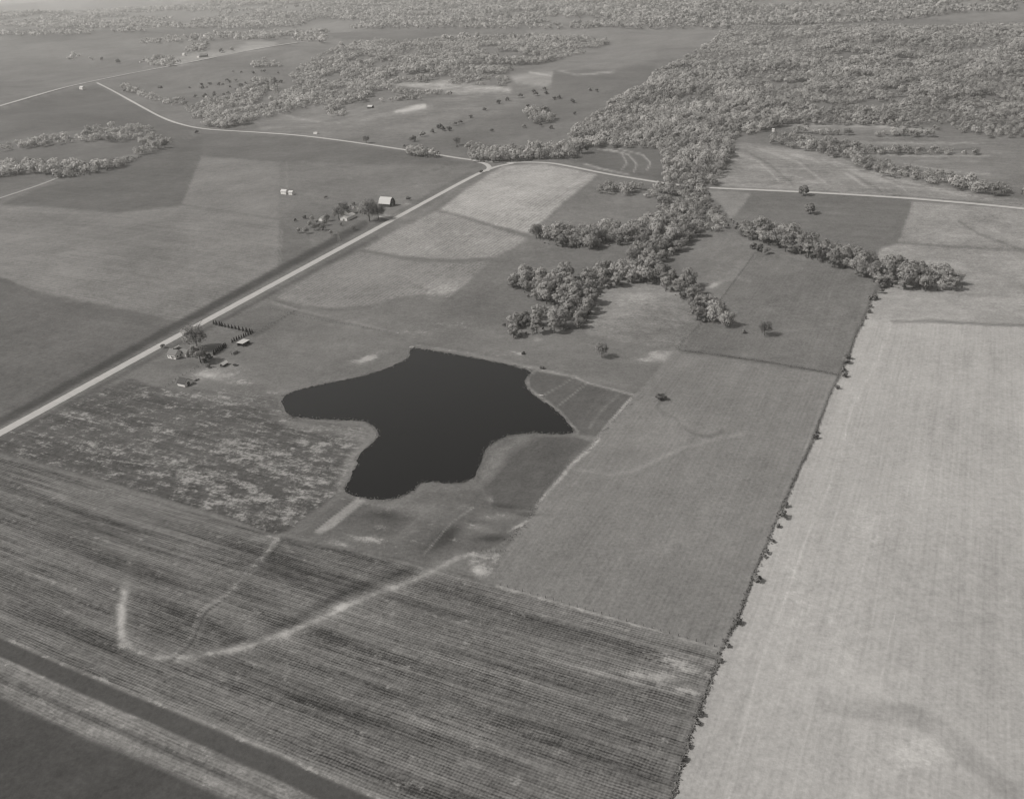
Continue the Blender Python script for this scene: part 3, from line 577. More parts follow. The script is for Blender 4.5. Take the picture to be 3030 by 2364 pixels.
# ------------------------------------------------------------------ lake and roads
def resample(pts, step):
    out = [pts[0]]
    for a, b in zip(pts[:-1], pts[1:]):
        L = math.hypot(b[0]-a[0], b[1]-a[1]); k = max(1, int(L/step))
        out += [(a[0]+(b[0]-a[0])*i/k, a[1]+(b[1]-a[1])*i/k) for i in range(1, k+1)]
    return out
lk = np.array(resample(chaikin(LAKE, 2)+[chaikin(LAKE, 2)[0]], 4)[:-1]); lk = lk + np.stack([vnoise(lk[:, 0]/9, lk[:, 1]/9, 61)-.5, vnoise(lk[:, 0]/9, lk[:, 1]/9, 62)-.5], -1)*np.array([8, 5.]); lx, ly, lz = at(lk[:, 0], lk[:, 1])
bm = bmesh.new(); vs = [bm.verts.new((float(a), float(b), .18)) for a, b in zip(lx, ly)]; fa = bm.faces.new(vs); bmesh.ops.triangulate(bm, faces=[fa]); bmesh.ops.recalc_face_normals(bm, faces=bm.faces)
if sum(f.normal.z for f in bm.faces) < 0: bmesh.ops.reverse_faces(bm, faces=bm.faces)
me = bpy.data.meshes.new('lake_water'); bm.to_mesh(me); bm.free(); me.materials.append(MT['water']); ob = link(bpy.data.objects.new('lake_water', me)); ob['kind'] = 'structure'

def road(name, pts, w, mat, lift=.0, wend=None, jit=.04):
    p = resample(chaikin(pts, 2, False), 7); a = np.array(p); x, y, z = at(a[:, 0], a[:, 1])
    P = np.stack([x, y], -1); T = np.gradient(P, axis=0); T /= np.linalg.norm(T, axis=1)[:, None]+1e-9; N = np.stack([-T[:, 1], T[:, 0]], -1)
    n = len(P); ww = np.linspace(w, wend or w, n)
    cols = np.linspace(-1, 1, 5); V = []
    for c in cols:
        e = P + N*(ww/2*c*(1+jit*2*(rng.random(n)-.5)))[:, None]
        d = np.hypot(e[:, 0], e[:, 1]); zz = H(e[:, 0], e[:, 1]) + .14 + lift + (d/1000)**2*.12 + .12*(1-c*c)
        V.append(np.column_stack([e, zz]))
    V = np.stack(V, 1); idx = np.arange(n*5).reshape(n, 5)
    F = np.stack([idx[:-1, :-1], idx[:-1, 1:], idx[1:, 1:], idx[1:, :-1]], -1).reshape(-1, 4)
    if np.cross(V[1, 0]-V[0, 0], V[0, 1]-V[0, 0])[2] > 0: F = F[:, ::-1]
    me = np_mesh(name, V.reshape(-1, 3), F, None, mat, True); o = link(bpy.data.objects.new(name, me)); o['kind'] = 'structure'; return o
road('gravel_road', RD_MAIN, 8.2, MT['road'], 0)
road('gravel_road', [(150,330),(287,247)][1:] + [(330,268),(402,308),(486,354),(555,375),(610,384),(673,388),(780,394),(888,402),(971,412),(1082,427),(1193,444),(1290,458),(1373,472),(1430,478),(1518,482)], 6.5, MT['road'], .05)
road('gravel_road', [(1500,483),(1560,481),(1630,483),(1700,496),(1800,517),(1900,533),(1975,545),(2090,557),(2240,563),(2450,573),(2650,585),(2800,597),(2915,607),(3060,622),(3250,645)], 7, MT['road'], .09)
road('road_turnout', [(1400,475),(1419,481),(1440,487),(1450,497),(1440,508)], 7, MT['road'], .13)
road('gravel_road', [(-120,350),(118,281),(192,260),(283,240),(411,214),(521,194),(631,172),(767,145),(860,130),(943,121)], 9, MT['road'], .04)
road('farm_lane', [(1166,651),(1150,648),(1120,641)], 4, MT['track'], .08)
road('farm_lane', [(-100,620),(60,568),(122,547),(173,527),(216,514)], 5, MT['track'], .06)

# ------------------------------------------------------------------ trees: prototypes
def crown_arrays(seed, R=6., Ht=13., lobes=11, per=48, size=.9, base=.22, flat=1.0):
    r = np.random.default_rng(seed); V = []; F = []; NN = []
    cz = Ht*(base+(1-base)/2); hz = Ht*(1-base)/2
    cent = []
    for i in range(lobes):
        if i == 0: cent.append((0, 0, cz+hz*.45, R*.55)); continue
        a = 2*PI*i/(lobes-1)*1.0+r.uniform(-.5, .5); h = r.uniform(-.65, .6); rad = R*math.sqrt(max(0, 1-h*h))*(r.uniform(.45, .72) if lobes < 12 else r.uniform(.4, .85))
        cent.append((rad*math.cos(a), rad*math.sin(a), cz+hz*h*.8, R*(r.uniform(.32, .5) if lobes < 12 else r.uniform(.24, .4))))
    for (x, y, z, s) in cent:
        d = r.normal(size=(per, 3)); d[:, 2] += .25; d /= np.linalg.norm(d, axis=1)[:, None]
        p = np.array([x, y, z]) + d*s*(r.uniform(.7, 1.08, (per, 1)))*np.array([1, 1, .85*flat])
        nrm = d + r.normal(size=(per, 3))*.3; nrm /= np.linalg.norm(nrm, axis=1)[:, None]
        t = np.cross(nrm, r.normal(size=(per, 3))); t /= np.linalg.norm(t, axis=1)[:, None]; b = np.cross(nrm, t)
        sz = size*r.uniform(.6, 1.35, (per, 1))
        k = len(V)*3 if False else sum(len(v) for v in V)
        q0 = p+t*sz; q1 = p-t*sz*.5+b*sz*.85; q2 = p-t*sz*.5-b*sz*.85
        V.append(np.stack([q0, q1, q2], 1).reshape(-1, 3)); F.append(np.arange(per*3).reshape(-1, 3)+k)
        sn = d*.55+nrm*.35; gc = p-np.array([0, 0, cz]); gc /= np.linalg.norm(gc, axis=1)[:, None]+1e-6; sn = sn+gc*.5+np.array([0, 0, .35 if lobes >= 12 else .7]); sn /= np.linalg.norm(sn, axis=1)[:, None]
        flip = np.sign((np.cross(q1-q0, q2-q0)*sn).sum(1)); sw_ = flip < 0; F[-1][sw_] = F[-1][sw_][:, ::-1]
        NN.append(np.repeat(sn, 3, 0))
    return np.concatenate(V), np.concatenate(F), np.concatenate(NN)
def tube(V, F, a, b, ra, rb, n=5):
    a = Vector(a); b = Vector(b); d = (b-a).normalized(); t = d.orthogonal().normalized(); s = d.cross(t); k = len(V)
    for c, r in ((a, ra), (b, rb)):
        for i in range(n):
            an = 2*PI*i/n; V.append(tuple(c+t*math.cos(an)*r+s*math.sin(an)*r))
    for i in range(n): F.append((k+i, k+(i+1) % n, k+n+(i+1) % n, k+n+i))
def trunk_mesh(seed, Ht, spread=3.5, limbs=5, r0=.42, twigs=0, top=.75):
    r = random.Random(seed); V = []; F = []
    fk = Ht*.3; tube(V, F, (0, 0, -.4), (0.1, 0, fk), r0, r0*.7, 7); tube(V, F, (0.1, 0, fk), (.2, .1, Ht*top), r0*.65, r0*.12)
    for i in range(limbs):
        a = 2*PI*i/limbs+r.uniform(-.4, .4); z0 = fk+r.uniform(0, Ht*.2); e = (math.cos(a)*spread*r.uniform(.6, 1), math.sin(a)*spread*r.uniform(.6, 1), z0+Ht*r.uniform(.22, .52))
        tube(V, F, (0.1, 0, z0), e, r0*.4, r0*.1)
        for j in range(twigs):
            s = Vector((0.1, 0, z0)).lerp(Vector(e), r.uniform(.35, 1)); t2 = s+Vector((r.uniform(-1, 1), r.uniform(-1, 1), r.uniform(.2, 1)))*spread*.45
            tube(V, F, s, t2, r0*.13, r0*.04, 3)
    me = bpy.data.meshes.new('trunk'); me.from_pydata(V, [], F); me.materials.append(MT['bark']); me.update(); return me
CROWNS = []
for s in range(9):
    R_ = [6, 5.2, 6.8, 5.6, 6.3, 4.8, 6.5, 5.5, 6.0][s]; Ht = [13, 12.5, 13.5, 15, 12, 14, 14.5, 11.5, 13][s]
    V, F, NN = crown_arrays(100+s, R_, Ht, lobes=19+s % 4, per=44, size=.62, base=[.16, .2, .14, .22, .12, .2, .18, .12, .16][s])
    CROWNS.append((np_mesh('crown', V, F, {'nrm': ('FLOAT_VECTOR', NN)}, MT['leaf']), trunk_mesh(s, Ht)))
DCROWNS = []
for s in range(3):
    V, F, NN = crown_arrays(140+s, 6.3, 11.5, lobes=13, per=75, size=.75, base=.1)
    DCROWNS.append((np_mesh('crown', V, F, {'nrm': ('FLOAT_VECTOR', NN)}, MT['leaf_dark']), trunk_mesh(40+s, 11)))
BARE = []
for s in range(4):
    V, F, NN = crown_arrays(160+s, 7.2, 15, lobes=24, per=70, size=.40, base=.14)
    BARE.append((np_mesh('crown', V, F, {'nrm': ('FLOAT_VECTOR', NN)}, MT['leaf_bare']), trunk_mesh(60+s, 15, 5.6, 11, .45, 16, .88)))
SHRUBS = []
for s in range(4):
    V, F, NN = crown_arrays(180+s, 1.6, 2.6, lobes=6, per=34, size=.38, base=.0)
    SHRUBS.append(np_mesh('shrub', V, F, {'nrm': ('FLOAT_VECTOR', NN)}, MT['leaf_dark']))
def conifer(seed):
    r = np.random.default_rng(seed); n = 240; t = r.random(n)**.8; a = r.random(n)*2*PI; rad = 1.0*(1-t)*r.uniform(.6, 1.05, n)+.05
    p = np.stack([rad*np.cos(a), rad*np.sin(a), .1+t*3.4], -1); d = np.stack([np.cos(a), np.sin(a), .4*np.ones(n)], -1)+r.normal(size=(n, 3))*.3
    d /= np.linalg.norm(d, axis=1)[:, None]; tt = np.cross(d, r.normal(size=(n, 3))); tt /= np.linalg.norm(tt, axis=1)[:, None]; b = np.cross(d, tt); s = .3*r.uniform(.7, 1.3, (n, 1))
    V = np.stack([p+tt*s, p-tt*s*.5+b*s, p-tt*s*.5-b*s], 1).reshape(-1, 3)
    return np_mesh('evergreen', V, np.arange(3*n).reshape(-1, 3), {'nrm': ('FLOAT_VECTOR', np.repeat(np.stack([np.cos(a), np.sin(a), .5*np.ones(n)], -1), 3, 0))}, MT['ever'])
EVER = [conifer(200+i) for i in range(3)]

def thing(name, label, cat, loc, rz=0., sc=1., group=None):
    o = bpy.data.objects.new(name, None); o.empty_display_size = .5; C.objects.link(o); o.location = loc; o.rotation_euler = (0, 0, rz)
    o.scale = sc if isinstance(sc, tuple) else (sc, sc, sc); o['label'] = label; o['category'] = cat
    if group: o['group'] = group
    return o
def tree(protos, x, y, label, sc=1., group=None, name='deciduous_tree', rz=None, szz=None):
    cm, tm = protos[random.randrange(len(protos))]
    t = thing(name, label, 'tree', (x, y, float(H(x, y))), random.uniform(0, 2*PI) if rz is None else rz, (sc, sc, sc*(szz or random.uniform(.9, 1.1))), group)
    link(bpy.data.objects.new('crown', cm), t); link(bpy.data.objects.new('trunk', tm), t); return t
def single(me, name, label, cat, x, y, sc=1., group=None, rz=None, dz=0.):
    o = bpy.data.objects.new(name, me); C.objects.link(o); o.location = (x, y, float(H(x, y))+dz); o.rotation_euler = (0, 0, random.uniform(0, 6.28) if rz is None else rz)
    o.scale = sc if isinstance(sc, tuple) else (sc, sc, sc); o['label'] = label; o['category'] = cat
    if group: o['group'] = group
    return o

# named single trees (source pixel of the trunk foot, scale, prototype family, label)
singles = [
 (584,1032,1.5,BARE,'tallest bare-branched tree beside the gravel road at the near farmhouse'),
 (594,1073,1.25,CROWNS,'pale leafy tree right of the near farmhouse and its porch wing'),
 (1094,655,1.65,BARE,'big spreading tree with dark trunk at the far farm driveway'),
 (1120,652,1.45,BARE,'second tree of the pair shading the far farm driveway, nearer the road'),
 (1003,650,1.15,BARE,'round tree behind the long white shed at the far farm'),
 (1020,634,1.1,BARE,'thin tree left of the farmhouse at the far farm'),
 (2378,580,1.05,DCROWNS,'dark lone tree standing right on the edge of the east road'),
 (2397,634,1.05,DCROWNS,'dark round lone tree in the ploughed field below the east road'),
 (1781,1058,.78,BARE,'lone bare tree in the pasture between the lake and the tree horseshoe'),
 (2262,993,.8,BARE,'lone low tree in the right pasture above the long fence'),
 (1587,706,1.05,BARE,'tall thin bare tree at the corner of the pale contour field'),
 (489,438,1.35,DCROWNS,'dark tall tree at the right end of the left-hand woods'),
 (461,443,1.1,CROWNS,'pale tree beside the dark tall tree at the end of the left-hand woods'),
 (349,190,1.7,DCROWNS,'large lone dark tree in the upland pasture at the top left'),
 (302,180,1.1,DCROWNS,'smaller tree left of the large lone tree in the upland pasture'),
 (655,158,1.5,DCROWNS,'left one of two roadside trees by the distant farm'),
 (687,153,1.3,CROWNS,'right one of two roadside trees by the distant farm'),
 (1084,425,1.0,BARE,'bare roadside tree on the north road where it nears the junction'),
 (1352,431,.9,BARE,'lone tree in rough pasture north of the road junction'),
 (1722,455,1.6,DCROWNS,'dark tree standing in front of the woods beside the small dark field'),
 (1001,690-40,.01,CROWNS,None),
]
taken = []
for (u, v, s, fam, lab) in singles:
    if lab is None: continue
    p = atv(u, v); tree(fam, p.x, p.y, lab, s); taken.append((p.x, p.y))
# orchard and yard trees at the far farm
for k, (u, v, s) in enumerate([(884,690,.5),(906,692,.55),(918,672,.6),(930,682,.6),(944,676,.62),(957,682,.55),(938,664,.5),(962,668,.5),(980,697,.5),(1046,682,.42),(925,655,.5),(968,655,.6),(1008,668,.4)]):
    p = atv(u, v); tree(BARE if k % 2 else CROWNS, p.x, p.y, 'small orchard tree left of the white sheds at the far farm', s, 'orchard trees at the far farm')
# dark evergreen rows round the near farm garden
row1 = [(633,959),(641,961),(651,964),(658,966),(667,968),(677,970),(687,972),(697,974),(708,977),(720,980),(730,982),(740,984),(747,985)]
for (u, v) in row1:
    p = atv(u, v); single(random.choice(EVER), 'evergreen_tree', 'small dark evergreen in the spaced row along the north side of the garden', 'evergreen', p.x, p.y, random.uniform(.85, 1.15), 'spaced evergreens north of the garden')
row2 = [(742,989),(735,991),(728,994),(722,997),(715,1000),(708,1003),(701,1006),(694,1010),(688,1014)]
for (u, v) in row2:
    p = atv(u, v); single(random.choice(EVER), 'evergreen_tree', 'dark evergreen in the hedge that runs behind the white-roofed shed', 'evergreen', p.x, p.y, random.uniform(.8, 1.), 'evergreens behind the white-roofed shed')
row3 = [(668,1026),(664,1030),(660,1032),(655,1036),(650,1039),(645,1043),(640,1046),(634,1050)]
for (u, v) in row3:
    p = atv(u, v); single(random.choice(EVER), 'evergreen_tree', 'dark evergreen in the thick hedge right of the near farmhouse', 'evergreen', p.x, p.y, random.uniform(1., 1.25), 'evergreens right of the near farmhouse')
for (u, v, s, lab) in [(620,1064,1.7,'large dark bush right of the pale farmhouse tree'),(606,1072,1.2,'dark bush at the foot of the pale farmhouse tree'),(483,1030,1.2,'dark bush by the road left of the near farmhouse'),
        (617,1088,1.3,'dark round bush at the edge of the bare farmyard'),(612,1077,.9,'small dark bush above the round bush in the farmyard'),
        (874,655,1.3,'small bush left of the orchard, farther one'),(902,648,1.5,'small bush left of the orchard, nearer the lane'),(1007,609,1.2,'small dark bush above the far farmhouse'),(1047,608,1.4,'bush right of the small dark bush above the far farmhouse'),
        (1208,594,1.8,'dark bush on the bare ground beyond the barn'),(964,588,1.4,'bush on the track left of the barn'),
        (2228,737,2.2,'left bush of the clump in the corner of the right pasture'),(2247,744,2.4,'middle bush of the clump in the corner of the right pasture'),(2267,752,2.3,'right bush of the clump in the corner of the right pasture'),
        (1950,1183,1.6,'low dark bush in the centre field by the fence corner'),(1962,1182,1.5,'second low bush in the centre field by the fence corner'),(1424,512,1.6,'lone bush in the grass left of the road junction'),
        (583,396,2.4,'bushy clump where the field edge meets the north road'),(2200,986,1.0,'tiny bush left of the lone low tree in the right pasture'),(1352,436,1.,'bush at the foot of the lone rough-pasture tree'),(370,272,2.6,'bush just below the fork of the north roads')]:
    p = atv(u, v); single(random.choice(SHRUBS), 'shrub', lab, 'bush', p.x, p.y, s*1.1)
# shrubs along the right-hand hedge
for i, (u, v, s) in enumerate([(2604,868,2.6),(2612,852,2.8),(2590,885,2.2),(2580,888,2.6),(2576,910,1.4),(2571,926,1.6),(2560,944,1.3),(2549,964,1.1),(2508,1062,2.2),(2503,1075,2.6),(2494,1100,1.8),(2499,1116,2.0),(2478,1150,1.4),(2417,1282,1.2),(2412,1298,1.8),
        (2324,1500,1.5),(2316,1532,2.2),(2303,1560,1.2),(2285,1604,1.1),(2268,1638,1.3),(2240,1720,1.9),(2186,1846,1.6),(2154,1914,1.),(2130,1958,1.1),(2072,2118,1.3),(2062,2142,1.3),(2036,2210,1.2),(2262,1650,1.0),(2024,2250,1.2)]):
    p = atv(u, v); single(random.choice(SHRUBS), 'shrub', 'scrubby bush growing on the long fence line beside the big pale field', 'bush', p.x, p.y, s*.72, 'bushes on the long fence line')
# bushes along the diagonal pasture edge and in the rough pasture
for (u, v, s) in [(1222,420,2.6),(1250,405,2.2),(1280,395,1.9),(1302,383,2.4),(1310,388,2.2),(1330,388,2),(1345,373,2),(1362,368,1.8),(1393,350,1.6),(1433,329,1.7),(1475,308,2.2),(1500,300,2.2),(1540,290,2.2),(1580,275,1.9),(1610,268,1.8)]:
    p = atv(u, v); single(random.choice(SHRUBS), 'shrub', 'bush in the broken diagonal row between the north field and the rough pasture', 'bush', p.x, p.y, s*1.5, 'diagonal row of bushes')
for (u, v, s) in [(1694,306,2.4),(1655,293,2),(1560,320,2),(1620,330,1.8),(1640,296,2),(1745,270,1.8),(1765,273,1.8),(1700,340,1.4),(1550,380,1.7),(1600,375,1.5),(1630,382,1.6),(1455,390,1.5),(1820,370,1.6),(1585,285,2.4),(1615,280,2.2)]:
    p = atv(u, v); single(random.choice(SHRUBS), 'shrub', 'scattered bush in the rough pasture north of the road', 'bush', p.x, p.y, s*1.4, 'scattered bushes in the rough pasture')

# ------------------------------------------------------------------ woods: polygons in overview pixels, tested at mid height of each tree
W_BELTS = [
 ('horseshoe west', O([(1090,582),(1115,575),(1180,588),(1250,575),(1290,572),(1335,562),(1360,590),(1330,600),(1290,610),(1262,640),(1255,665),(1240,690),(1200,700),(1160,695),(1110,710),(1080,706),(1078,690),(1130,665),(1180,655),(1178,640),(1120,625),(1095,612)]), 'spring tree in the thick left arm of the tree horseshoe', 'trees in the left arm of the horseshoe'),
 ('horseshoe east', O([(1345,545),(1400,560),(1460,592),(1505,622),(1545,655),(1550,682),(1510,684),(1485,668),(1455,630),(1400,598),(1345,592)]), 'spring tree in the curved right arm of the tree horseshoe', 'trees in the right arm of the horseshoe'),
 ('lobe', O([(1148,490),(1200,480),(1270,482),(1335,490),(1345,515),(1280,520),(1200,525),(1160,512)]), 'spring tree in the oval grove beside the contour field corner', 'trees in the oval grove'),
 ('belt', O([(1410,395),(1500,400),(1518,430),(1545,455),(1550,480),(1500,490),(1465,512),(1440,535),(1405,550),(1345,545),(1350,510),(1330,490),(1360,475),(1400,450)]), 'spring tree in the broad belt running down from the east road', 'trees in the broad belt'),
 ('thin line', O([(1265,392),(1310,388),(1410,398),(1412,418),(1330,410),(1270,402)]), 'thin tree in the row beside the east road bend', 'row of thin trees by the road bend'),
 ('right diagonal', O([(1560,470),(1620,480),(1680,492),(1740,512),(1800,532),(1870,548),(1900,570),(1860,590),(1800,565),(1740,548),(1660,522),(1580,496)]), 'pale rounded tree in the diagonal row below the ploughed field', 'trees in the diagonal row'),
 ('right grove', O([(1870,552),(1960,560),(2020,575),(2058,600),(2045,612),(1960,610),(1890,605),(1850,588)]), 'rounded tree in the dense grove at the end of the diagonal row', 'trees in the grove on the right'),
 ('gap tree', O([(1290,472),(1320,472),(1325,486),(1285,486)]), 'dark tree rising just behind the oval grove', 'trees behind the oval grove'),
 ('left woods south', O([(-100,330),(88,345),(150,347),(200,352),(250,340),(290,325),(300,300),(330,285),(365,290),(360,305),(310,325),(250,352),(190,366),(120,376),(88,362),(-100,380)]), 'spring tree in the lower strip of the left-hand woods', 'trees in the lower strip on the left'),
 ('left woods north', O([(-100,295),(88,292),(160,285),(240,272),(320,268),(340,290),(250,298),(180,300),(88,308),(-100,330)]), 'spring tree in the upper strip of the left-hand woods', 'trees in the upper strip on the left'),
 ('roadside clump', O([(865,312),(900,318),(935,325),(930,332),(870,324)]), 'roadside tree in the low clump beside the north road', 'trees in the roadside clump'),
 ('pasture grove', O([(1120,240),(1160,235),(1185,245),(1175,258),(1130,258)]), 'tree in the small round grove in the rough pasture', 'trees in the rough pasture grove'),
 ('junction woods', O([(1000,315),(1100,318),(1200,312),(1230,318),(1225,332),(1160,332),(1100,338),(1010,340)]), 'spring tree in the woods just beyond the road junction', 'trees beyond the road junction'),
]
W_FOREST = [
 O([(1200,300),(1235,262),(1290,232),(1335,205),(1400,158),(1500,100),(1560,55),(2400,55),(2400,285),(2110,288),(2000,272),(1850,262),(1680,260),(1640,272),(1560,290),(1570,305),(1530,385),(1500,395),(1415,385),(1415,340),(1400,312),(1250,308),(1215,312)]),
 O([(1645,278),(1700,292),(1800,315),(1880,340),(2000,366),(2120,398),(2300,420),(2300,440),(2120,415),(2000,388),(1890,372),(1830,348),(1750,322),(1640,300)]),
 O([(262,180),(330,203),(378,214),(378,223),(330,214),(262,190)]),
 O([(385,212),(440,208),(500,204),(545,172),(610,165),(640,140),(690,112),(760,92),(900,85),(1000,80),(1250,82),(1300,90),(1250,110),(1170,130),(1080,150),(1085,180),(1000,178),(860,172),(815,182),(870,190),(960,200),(940,208),(850,212),(760,215),(690,225),(640,232),(560,252),(490,270),(440,268),(400,240),(385,225)]), O([(535,128),(575,124),(590,138),(540,141)]),
 O([(690,228),(725,225),(735,242),(700,246)]),
 O([(310,128),(350,124),(385,132),(370,140),(320,138)]), O([(385,95),(440,90),(445,105),(395,112)]), O([(540,128),(580,126),(600,140),(540,142)]),
 O([(290,88),(400,80),(460,78),(455,86),(300,94)]), O([(460,72),(700,68),(690,90),(600,84),(470,86)]), O([(-200,70),(88,68),(200,66),(330,64),(200,72),(88,76)]),
 O([(130,120),(170,118),(200,128),(150,128)]),
 O([(1690,274),(1990,283),(1990,287),(1690,280)]), O([(1840,316),(2090,320),(2090,324),(1840,322)]),
 O([(1740,305),(1800,300),(1860,312),(1780,318)]),
]
CLEAR = [O([(1180,150),(1250,140),(1330,110),(1400,100),(1410,140),(1370,190),(1240,235),(1190,215),(1140,190)]), O([(700,255),(900,215),(910,235),(840,245)]),O([(985,157),(1190,150),(1250,162),(1150,172)])]

def candidates(x0, x1, y0, y1, s, seed):
    r = np.random.default_rng(seed); xs = np.arange(x0, x1, s); ys = np.arange(y0, y1, s); X, Y = np.meshgrid(xs, ys)
    X = X + r.uniform(-.42, .42, X.shape)*s; Y = Y + r.uniform(-.42, .42, X.shape)*s
    return X.ravel(), Y.ravel()
belt_trees = []
X, Y = candidates(-900, 1100, 450, 2100, 10.3, 1); Z = H(X, Y)
u, v, z = proj(np.stack([X, Y, Z+5.5], -1))
for (nm, pl, lab, grp) in W_BELTS:
    sparse = .55 if nm in ('thin line',) else (.46 if nm.startswith('left woods') else .92)
    k = np.nonzero(inside(u, v, pl))[0]
    for i in k:
        if random.random() < sparse: belt_trees.append((z[i], X[i], Y[i], lab, grp, nm))
belt_trees.sort(key=lambda t: t[0])
indiv = [t for t in belt_trees if -60 < proj(np.array([t[1], t[2], 5]))[0] < 3090][:265]
rest = belt_trees[:]
for t in indiv: rest.remove(t)
PLACE = {'horseshoe west': "left arm of the tree horseshoe", 'horseshoe east': 'curved right arm of the tree horseshoe', 'lobe': 'oval grove by the contour field', 'belt': 'broad belt below the east road',
 'thin line': 'row by the road bend', 'right diagonal': 'diagonal row below the ploughed field', 'right grove': 'grove on the far right', 'gap tree': 'gap behind the oval grove', 'left woods south': 'lower left-hand wood strip',
 'left woods north': 'upper left-hand wood strip', 'roadside clump': 'north road clump', 'pasture grove': 'rough pasture grove', 'junction woods': 'woods beyond the junction'}
made = {}
for (zz, x, y, lab, grp, nm) in indiv:
    s = random.uniform(.7, 1.25)
    if random.random() < .12: s *= 1.2
    fam = BARE if nm == 'thin line' or (random.random() < .07) else (DCROWNS if random.random() < .08 or nm == 'gap tree' else CROWNS)
    t = tree(fam, x, y, lab, s, grp); uu, vv, _ = proj(np.array([x, y, 5.0]))
    made.setdefault(nm, []).append((t, float(uu), float(vv), s, 'bare' if fam is BARE else ('dark' if fam is DCROWNS else 'pale')))
for nm, L in made.items():
    us = sorted(m[1] for m in L); n_ = len(L); nb = 1 if n_ < 4 else (3 if n_ < 16 else 7)
    names = {1: [''], 3: ['left end', 'middle', 'right end'], 7: ['far left end', 'left end', 'left of centre', 'centre', 'right of centre', 'right end', 'far right end']}[nb]
    keys = {}
    for m in L:
        b = min(nb-1, int(us.index(m[1])/n_*nb)); col = [q_ for q_ in L if min(nb-1, int(us.index(q_[1])/n_*nb)) == b]; vs_ = sorted(-q_[2] for q_ in col)
        r_ = vs_.index(-m[2])/max(1, len(col)); row_ = '' if len(col) < 3 else ['front edge', 'inside', 'back edge'][min(2, int(r_*3))]
        keys.setdefault((names[b], row_, m[4]), []).append(m)
    for (a, b, c), g in keys.items():
        g.sort(key=lambda m: -m[3]); sz = {1: [''], 2: ['taller', 'shorter'], 3: ['tallest', 'middling', 'shortest'], 4: ['tallest', 'second tallest', 'third tallest', 'shortest'], 5: ['tallest', 'second tallest', 'third tallest', 'fourth tallest', 'shortest']}.get(len(g))
        for i_, m in enumerate(g):
            w = (sz[i_]+' ' if sz and sz[i_] else '')+c+' tree'+((', '+', '.join(q_ for q_ in (a, b) if q_)) if (a or b) else '')+', '+PLACE[nm]
            m[0]['label'] = w
print('belt trees', len(belt_trees), 'rest', len(rest))

def forest_mesh(name, X, Y, S, protos, mat, kind='stuff', zs=None):
    r = np.random.default_rng(5); Vs = []; Fs = []; As = []; Ns = []; off_ = 0
    pick = r.integers(0, len(protos), len(X)); Z = H(X, Y)
    for pi, (V, F, NN) in enumerate(protos):
        k = np.nonzero(pick == pi)[0]
        if not len(k): continue
        a = r.random(len(k))*2*PI; ca, sa = np.cos(a), np.sin(a)
        W = np.empty((len(k), len(V), 3), np.float32)
        W[:, :, 0] = (V[None, :, 0]*ca[:, None]-V[None, :, 1]*sa[:, None])*S[k][:, None]+X[k][:, None]
        W[:, :, 1] = (V[None, :, 0]*sa[:, None]+V[None, :, 1]*ca[:, None])*S[k][:, None]+Y[k][:, None]
        W[:, :, 2] = V[None, :, 2]*(S[k]*r.uniform(.85, 1.15, len(k)))[:, None]+Z[k][:, None]
        Vs.append(W.reshape(-1, 3)); Fs.append((F[None]+(np.arange(len(k))*len(V))[:, None, None]+off_).reshape(-1, 3)); off_ += len(k)*len(V)
        As.append(np.repeat(r.random(len(k)), len(V)))
        Nw = np.empty((len(k), len(V), 3), np.float32); Nw[:, :, 0] = NN[None, :, 0]*ca[:, None]-NN[None, :, 1]*sa[:, None]; Nw[:, :, 1] = NN[None, :, 0]*sa[:, None]+NN[None, :, 1]*ca[:, None]; Nw[:, :, 2] = NN[None, :, 2]
        Ns.append(Nw.reshape(-1, 3))
    me = np_mesh(name, np.concatenate(Vs), np.concatenate(Fs), {'var': ('FLOAT', np.concatenate(As)), 'nrm': ('FLOAT_VECTOR', np.concatenate(Ns))}, mat)
    o = link(bpy.data.objects.new(name, me)); o['kind'] = kind
    print(name, len(X), 'trees', len(me.polygons), 'tris'); return o
LOD1 = [crown_arrays(300+i, 7.4, 12, lobes=9, per=18, size=1.2, base=.1) for i in range(6)]
LOD2 = [crown_arrays(320+i, 8.5, 11.5, lobes=7, per=10, size=1.8, base=.1) for i in range(6)]
LOD3 = [crown_arrays(340+i, 9.5, 15, lobes=5, per=6, size=3.4, base=.05) for i in range(5)]
def in_forest(X, Y):
    u, v, z = proj(np.stack([X, Y, H(X, Y)+5], -1)); m = np.zeros(len(X), bool)
    for pl in W_FOREST: m |= inside(u, v, pl)
    for pl in CLEAR: m &= ~inside(u, v, pl)
    th = np.where(u < 1750, .38, .30); th = np.where((u > 1680) & (u < 2250) & (v > 320), .05, th)
    m &= (vnoise(X/60, Y/90, 71)*.7+vnoise(X/17, Y/17, 72)*.3) > th
    return m
X, Y = candidates(-1500, 1800, 900, 1850, 10.5, 2); m = in_forest(X, Y); X, Y = X[m], Y[m]
rx = np.array([t[1] for t in rest]); ry = np.array([t[2] for t in rest])
X = np.concatenate([X, rx]); Y = np.concatenate([Y, ry])
forest_mesh('woodland', X, Y, rng.uniform(.6, 1.1, len(X))*(.5+.85*vnoise(X/75, Y/75, 91))+.12*(rng.random(len(X)) > .93), LOD1, MT['leaf_far'])
X, Y = candidates(-2400, 2800, 1850, 3200, 13.0, 3); m = in_forest(X, Y) & (np.abs(X) < Y*.72+100); X, Y = X[m], Y[m]
forest_mesh('far_woodland', X, Y, rng.uniform(.65, 1.15, len(X))*(.5+.85*vnoise(X/90, Y/90, 92)), LOD2, MT['leaf_far'])
X, Y = candidates(-5500, 5500, 3150, 8000, 30.0, 4)
nz = vnoise(X/420+9, Y/520, 21)*.6+vnoise(X/170, Y/170, 33)*.4
u, v, z = proj(np.stack([X, Y, H(X, Y)+5], -1))
